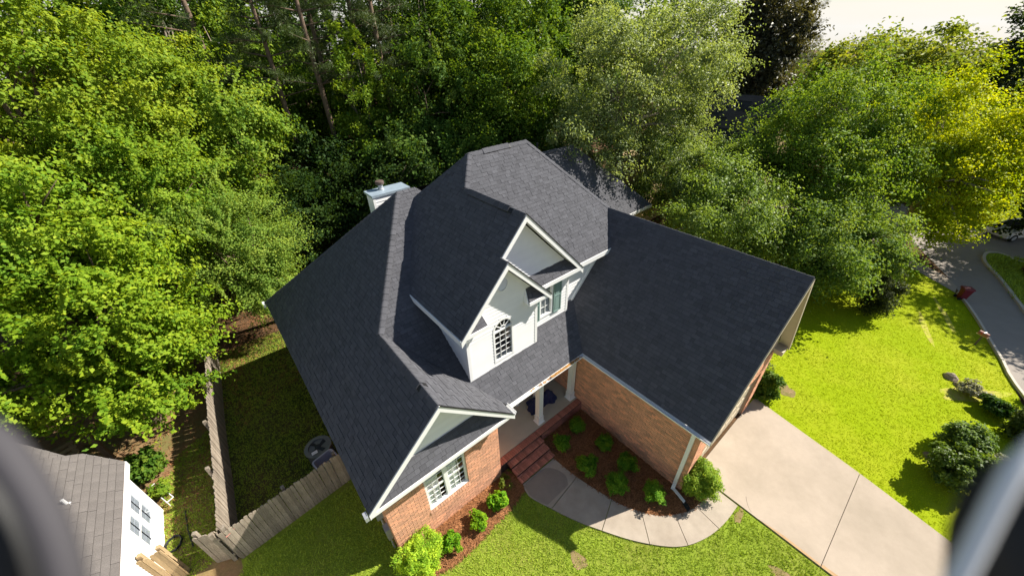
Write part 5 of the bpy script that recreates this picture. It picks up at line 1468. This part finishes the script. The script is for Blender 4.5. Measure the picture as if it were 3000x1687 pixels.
# far mass of the wood
r_ = np.random.default_rng(77); n_ = 420
az = r_.uniform(math.radians(-22), math.radians(62), n_); di = r_.uniform(42, 70, n_)
cs = np.stack([CAM.x + np.sin(az) * di, CAM.y + np.cos(az) * di, r_.uniform(1, 17, n_)], 1)
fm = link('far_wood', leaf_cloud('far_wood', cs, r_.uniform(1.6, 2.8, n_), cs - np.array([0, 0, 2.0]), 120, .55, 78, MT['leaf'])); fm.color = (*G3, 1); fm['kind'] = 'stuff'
n_ = 330
az = r_.uniform(math.radians(62), math.radians(104), n_); di = r_.uniform(55, 90, n_)
cs = np.stack([CAM.x + np.sin(az) * di, CAM.y + np.cos(az) * di, r_.uniform(.3, 6.8, n_)], 1)
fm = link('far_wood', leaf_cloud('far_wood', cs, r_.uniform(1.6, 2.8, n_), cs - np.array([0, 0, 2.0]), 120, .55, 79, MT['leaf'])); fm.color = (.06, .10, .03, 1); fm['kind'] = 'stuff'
n_ = 190
az = r_.uniform(math.radians(58), math.radians(112), n_); di = r_.uniform(100, 170, n_)
cs = np.stack([CAM.x + np.sin(az) * di, CAM.y + np.cos(az) * di, r_.uniform(.5, 6.0, n_)], 1)
fm = link('far_wood', leaf_cloud('far_wood', cs, r_.uniform(2.6, 4.0, n_), cs - np.array([0, 0, 2.0]), 190, .75, 81, MT['leaf'])); fm.color = (.10, .13, .06, 1); fm['kind'] = 'stuff'
# undergrowth on the forest floor
n_ = 230
az = r_.uniform(math.radians(-18), math.radians(55), n_); di = r_.uniform(23, 42, n_)
cs = np.stack([CAM.x + np.sin(az) * di, CAM.y + np.cos(az) * di, r_.uniform(.2, 1.6, n_)], 1)
ok = ~((cs[:, 0] > 9) & (cs[:, 0] < 22) & (cs[:, 1] < 14)); cs = cs[ok]
fm = link('undergrowth', leaf_cloud('undergrowth', cs, r_.uniform(.5, 1.1, len(cs)), cs - np.array([0, 0, 1.0]), 110, .17, 80, MT['leaf'])); fm.color = (.05, .095, .018, 1); fm['kind'] = 'stuff'

# right hand trees
SO = (.22, .275, .105)
RT = 'trees right of the house'
tree('big silvery leaved oak behind the small rear roof', (21.6, 8.6), [(20.8, 10.6, 9.6, 3.7, 3.3, 3.5), (25.6, 8.8, 10.4, 3.8, 3.2, 3.2), (24.6, 8.6, 6.6, 3.0, 2.6, 2.4), (18.6, 9.6, 6.6, 2.4, 2.2, 2.4)], 420, 200, .15, .32, 21, 'glossy_leaf', SO, (.5, .95), 12, bark='pale_bark', group=RT)
tree('silvery tree above the tan sided wall', (23.6, 7.0), [(22.9, 6.3, 4.6, 2.4, 2.2, 2.4), (22.2, 4.6, 3.6, 1.8, 1.6, 1.6), (24.4, 4.4, 4.4, 2.0, 1.8, 2.0), (21.9, 8.2, 2.2, 1.2, 1.0, 1.2)], 230, 190, .14, .16, 22, 'glossy_leaf', (.19, .26, .075), (.4, .75), 7, bark='pale_bark', group=RT)
tree('grey green tree rising behind the garage roof ridge', (19.6, 1.8), [(19.6, 1.6, 4.2, 2.4, 2.2, 2.0), (17.4, 2.2, 3.4, 1.5, 1.3, 1.4), (20.6, .2, 3.0, 1.8, 1.6, 1.4), (21.8, 2.6, 4.6, 2.0, 1.8, 1.8)], 240, 190, .13, .15, 23, 'glossy_leaf', (.17, .25, .055), (.4, .75), 7, bark='pale_bark', group=RT)
tree('light green elm with drooping sprays over the neighbour driveway', (30.6, -2.9), [(28.6, .4, 7.6, 3.4, 3.2, 2.9), (29.6, -2.0, 5.4, 2.9, 2.5, 2.2), (25.6, -.6, 5.2, 2.6, 2.4, 2.1), (27.0, 2.4, 5.6, 2.6, 2.4, 2.4)], 330, 200, .15, .3, 24, 'leaf', (.145, .235, .035), (.45, .9), 12, group=RT, bark='pale_bark', droop=.7)
tree('green spreading tree whose low sprays shade the right lawn beside the garage', (23.8, -1.8), [(22.2, -1.8, 3.4, 2.3, 2.1, 1.7), (24.2, -3.3, 3.0, 1.9, 1.7, 1.5), (20.9, -2.9, 2.2, 1.3, 1.2, 1.1), (22.6, -3.9, 2.2, 1.2, 1.1, 1.0)], 240, 200, .135, .15, 25, 'leaf', (.13, .21, .045), (.4, .75), 8, group=RT, droop=.7)
tree('big yellow leaved tree beside the street', (33.8, -4.4), [(33.4, -3.7, 6.6, 3.6, 3.2, 2.9), (32.6, -5.3, 4.2, 2.9, 2.2, 1.9), (34.8, -5.9, 5.4, 2.6, 2.1, 2.0), (30.4, -5.9, 2.8, 1.3, 1.0, .9)], 330, 200, .15, .3, 26, 'leaf', (.31, .385, .012), (.45, .9), 12, group=RT, bark='pale_bark')
tree('round green tree on the skyline behind the light green elm', (47, 2.6), [(46.5, 2.4, 7.4, 4.8, 4.6, 4.0)], 130, 150, .32, .3, 27, 'leaf', (.18, .23, .04), (.8, 1.4), 6, group=RT)
tree('green tree on the skyline behind the yellow tree', (50, -1.6), [(49.5, -1.4, 6.8, 4.6, 4.4, 3.8)], 120, 150, .32, .3, 28, 'leaf', (.15, .2, .04), (.8, 1.4), 6, group=RT)
tree('dark upright tree on the skyline at the right edge', (46, -5.6), [(46, -5.4, 8.6, 2.2, 2.2, 3.4), (46.4, -6.4, 4.8, 2.9, 2.6, 2.6)], 200, 150, .24, .25, 29, 'glossy_leaf', (.05, .075, .035), (.5, .9), 6, group=RT)
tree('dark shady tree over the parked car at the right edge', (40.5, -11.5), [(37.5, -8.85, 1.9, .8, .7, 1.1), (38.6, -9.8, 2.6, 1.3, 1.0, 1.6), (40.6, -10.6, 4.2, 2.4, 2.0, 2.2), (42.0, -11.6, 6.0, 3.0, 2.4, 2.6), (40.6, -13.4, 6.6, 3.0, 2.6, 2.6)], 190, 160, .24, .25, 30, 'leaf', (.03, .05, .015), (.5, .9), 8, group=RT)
tree('brownish conifer behind the silvery oak at the top right', (42, 10.5), [(41.0, 10.4, 10.8, 2.8, 2.8, 4.2), (41.5, 10, 6, 3, 3, 3)], 420, 200, .30, .25, 31, 'needle', (.085, .085, .05), (.6, 1.0), 6, group=RT, slim=.5)
plant_copy(K_Q, 'pine_tree', 'far pine with feathery top on the skyline right of the brownish conifer', 50, 10.2, .80, .7, (.05, .06, .035), 'pines with bare trunks in the wood')
# roadside trees past the right border, which shade the street
tree('tree across the street past the right border', (36.0, -13.2), [(35.4, -12.3, 6.9, 2.6, 1.7, 2.2), (37.8, -12.4, 7.6, 2.8, 2.2, 2.4), (33.4, -12.6, 6.0, 2.2, 1.5, 1.8)], 220, 130, .22, .25, 32, 'leaf', (.06, .10, .02), (.5, .9), 6, group=RT)
# dark roofed house and tan walls among the right hand trees
h2 = thing('tan_house', 'tan sided house with dark roof mostly hidden among the right hand trees', 'house', (0, 0, 0))
b = MB(); b.prism([(28.0, 3.6, 4.7), (31.8, 3.6, 8.0), (35.6, 3.6, 4.7), (35.5, 3.6, 4.55), (31.8, 3.6, 7.8), (28.1, 3.6, 4.55)], (0, 9.0, 0)); rf2 = b.build('roof', MT['far_shingle'], h2)
T2 = []
shingles((.868, 0, 8.0 - .868 * 31.8), [[(28.0, 3.6), (31.8, 3.6), (31.8, 12.6), (28.0, 12.6)]], .3, 41, T2, .02, 1, (.5, .9))
place_pieces(T2, 'shingle', 'shingle_field', MT['far_shingle'], rf2, 0)
b = MB(); b.prism([(28.3, 3.9, 0), (35.3, 3.9, 0), (35.3, 3.9, 4.7), (31.8, 3.9, 7.7), (28.3, 3.9, 4.7)], (0, 8.4, 0)); w_ = b.build('wall', MT['tan_siding'], h2)
b = MB(); b.box(27.95, 28.05, 3.6, 12.6, 4.5, 4.68); b.build('fascia', MT['trim'], h2)
b = MB(); b.box(23.6, 28.25, 8.6, 12.2, 0, 4.3); w2_ = b.build('wall', MT['tan_siding'], h2)
for i in range(30):
    z = .05 + i * .14
    b = MB(); board(b, 8.62, 12.18, 8.62, 12.18, z, z + .14, 23.6, -1.0, 'y', rnd.random()); b.build('siding_board', MT['tan_siding'], h2)
    b = MB(); board(b, 23.6, 28.2, 23.6, 28.2, z, z + .14, 8.6, -1.0, 'x', rnd.random()); b.build('siding_board', MT['tan_siding'], h2)
b = MB(); b.prism([(23.3, 8.3, 4.28), (28.3, 8.3, 4.28), (28.3, 10.4, 5.6), (23.3, 10.4, 5.6)], (0, 0, .12)); b.build('roof', MT['far_shingle'], h2)
b = MB(); b.box(23.28, 28.3, 8.27, 8.3, 4.22, 4.42); b.build('fascia', MT['trim'], h2)
b = MB(); b.box(20.0, 20.18, 11.5, 11.68, 0, 4.0); tag(b.build('white_post', MT['white_plastic']), 'white post standing among dark leaves above the small rear roof', 'post')

# shrubs
def shrub(name, label, x, y, rx, rz, n, per, size, col, seed, group=None, mat='leaf', cr=(.08, .14), stems=5, ry=None, z0=None, **kw):
    t = thing(name, label, 'shrub', (x, y, 0), 0, group)
    r = np.random.default_rng(seed)
    lo = [(0, 0, z0 or rz * .95, rx, ry or rx, rz)]
    c, o, rad = clumps(lo, n, r, fill=.3, crad=cr)
    c[:, 2] = np.maximum(c[:, 2], .06)
    m = link('foliage', leaf_cloud('foliage', c, rad, o, per, size, seed, MT[mat], ball=True, **kw), t)
    m.color = (*col, 1)
    b = MB(); rr = random.Random(seed)
    for _ in range(stems):
        a = rr.uniform(0, 6.28); b.tube([(0, 0, -.02), (math.cos(a) * rx * .3, math.sin(a) * rx * .3, rz * .7), (math.cos(a) * rx * .7, math.sin(a) * rx * .7, rz * 1.3)], [.014, .01, .004], 5)
    b.build('stem', MT['bark'], t)
    return t
BS = 'young shrubs in the shaded bed by the garage wall'
SGc = (.12, .25, .018)
for i, (x, y, r, lab) in enumerate(((6.93, -.08, .25, 'shrub in the shaded bed nearest the right porch column'), (6.03, -.18, .25, 'shrub in the shaded bed just right of the brick steps'),
    (7.12, -1.18, .27, 'shrub close to the garage wall, second from the porch'), (6.02, -1.34, .31, 'wide shrub beside the first walk joint'),
    (7.08, -2.1, .28, 'shrub close to the garage wall, third from the porch'), (6.30, -2.28, .32, 'wide shrub beside the second walk joint'), (6.88, -3.2, .31, 'shrub nearest the downspout in the shaded bed'))):
    shrub('shrub', lab, x, y, r * .98, r * .92, 60, 80, .07, SGc, 200 + i, BS, slim=.42, outw=.6, rndw=.6)
LS = 'shrubs in the pine straw bed under the front window'
shrub('shrub', 'small sparse shrub with browning leaves beside the brick steps', 3.66, .0, .20, .17, 11, 26, .075, (.12, .15, .02), 221, LS)
shrub('shrub', 'bright green shrub below the sparse one in the pine straw', 3.18, -.32, .25, .24, 40, 60, .085, (.13, .28, .01), 222, LS)
shrub('shrub', 'middle bright shrub in the pine straw bed', 2.42, -.32, .21, .18, 30, 50, .085, (.15, .28, .01), 223, LS)
shrub('shrub', 'dense bright shrub next to the feathery yellow bush', 1.48, -.30, .24, .22, 42, 60, .085, (.13, .27, .01), 224, LS)
shrub('shrub', 'big feathery yellow green bush at the bottom edge by the brick corner', .62, -.16, .52, .52, 170, 95, .08, (.30, .45, .035), 225, None, cr=(.10, .17), slim=.3, rndw=.9)
shrub('shrub', 'tall light green bush around the downspout at the garage corner', 8.12, -3.98, .46, .58, 170, 95, .08, (.22, .33, .04), 226, None, cr=(.10, .18), slim=.3, rndw=.9)
shrub('shrub', 'dark green bush at the far end of the garage front by the driveway', 13.42, -3.72, .52, .62, 90, 70, .11, (.07, .13, .015), 227, None, cr=(.12, .2))
shrub('shrub', 'pale sparse bush against the right end of the garage', 14.3, -3.0, .6, .5, 50, 60, .10, (.14, .17, .07), 228, None, cr=(.12, .22))
shrub('shrub', 'dark cedar like bush at the end of the low green sprays on the right lawn', 22.9, -5.1, .9, 1.1, 110, 90, .13, (.04, .055, .015), 229, None, cr=(.2, .34), slim=.35)
RS = 'bushes on the right lawn'
shrub('shrub', 'upper grey green bush of the pair on the right lawn', 16.0, -8.95, .52, .50, 90, 90, .10, (.13, .20, .05), 230, RS, 'glossy_leaf', (.14, .24))
shrub('shrub', 'larger rounded dark bush below the grey green one on the right lawn', 14.25, -8.9, .64, .68, 120, 90, .10, (.095, .15, .025), 231, RS, 'glossy_leaf', (.14, .24))
shrub('shrub', 'small silvery bush right of the pair on the right lawn', 15.6, -9.75, .42, .34, 40, 70, .09, (.19, .20, .13), 232, RS, 'glossy_leaf', (.1, .18))
shrub('shrub', 'big dark bush with orange tips near the street at the right edge', 18.1, -10.4, .60, .55, 100, 90, .11, (.06, .09, .018), 233, RS, 'leaf', (.16, .28))
shrub('shrub', 'low dark green bush between the stone row and the big dark bush', 18.95, -9.5, .38, .26, 50, 80, .11, (.045, .10, .015), 234, RS, 'leaf', (.12, .2))
shrub('shrub', 'silver grey plant within the rough stone row', 19.4, -8.95, .40, .26, 40, 70, .08, (.26, .26, .20), 235, RS, 'glossy_leaf', (.08, .15))
shrub('shrub', 'small weed bush at the curb near the right edge', 20.6, -10.5, .35, .25, 26, 50, .10, (.12, .17, .02), 236, RS, 'leaf', (.1, .18))
shrub('shrub', 'low leafy bush at the corner of the white house roof', -5.25, 8.0, .55, .55, 60, 60, .13, (.08, .15, .015), 237, None, cr=(.16, .26))
shrub('shrub', 'small bright bush on the dirt beside the white house', -4.75, 7.0, .26, .24, 22, 40, .10, (.12, .20, .015), 238, None, cr=(.1, .16))
shrub('shrub', 'brown twiggy bush on the shaded island across the street', 33.5, -10.6, 1.0, .5, 70, 70, .14, (.12, .085, .035), 239, None, cr=(.2, .35))

# ------------------------------------------------------------------ the drone's own propeller guards, a few centimetres from its camera
def guard(label, rim, duct, r0, r1, m1, off=Vector((0, 0, 0)), doff=Vector((0, 0, 0))):
    t = thing('propeller_guard', label, 'propeller guard', CAM + off)
    b = MB(); b.tube(smooth_line_3(rim), r0, 12); b.build('rim', MT[m1], t, True)
    b = MB(); b.tube(smooth_line_3(duct), r1, 12); b.build('duct', MT['black'], t, True).location = doff
def smooth_line_3(pts): return [tuple(p) for p in smooth_line(pts, 4)]
guard('blurred grey propeller guard of the camera drone in the bottom left corner',
      [(-0.0635, 0.1156, -0.0598), (-0.0571, 0.1093, -0.0611), (-0.0527, 0.1029, -0.0645), (-0.051, 0.0966, -0.0701), (-0.0505, 0.0915, -0.0756), (-0.0507, 0.0867, -0.0814), (-0.052, 0.0817, -0.0883), (-0.0548, 0.0765, -0.0969)],
      [(-0.0828, 0.1353, -0.0729), (-0.072, 0.124, -0.0759), (-0.0672, 0.1154, -0.0814), (-0.0656, 0.109, -0.0873), (-0.0665, 0.1034, -0.0945), (-0.0694, 0.0979, -0.1036), (-0.0729, 0.0929, -0.1127)], .0030, .0080, 'guard_grey')
guard('blurred black propeller guard of the camera drone, sun highlight painted on its rim, in the bottom right corner',
      [(0.1175, -0.0371, -0.0677), (0.111, -0.0339, -0.0701), (0.1042, -0.0322, -0.0745), (0.0996, -0.0322, -0.0787), (0.0949, -0.0327, -0.0837), (0.0902, -0.0333, -0.0888), (0.085, -0.0339, -0.0944), (0.0803, -0.035, -0.1)],
      [(0.1356, -0.0532, -0.0873), (0.1246, -0.0468, -0.0902), (0.1168, -0.0437, -0.0939), (0.1109, -0.0439, -0.0996), (0.1074, -0.0466, -0.106), (0.1027, -0.0512, -0.1157)], .0018, .0100, 'trim', Vector((.0002, .0001, 0)), Vector((-.0008, .0007, 0)))  # white rim colour stands in for the sun highlight on the dark guard
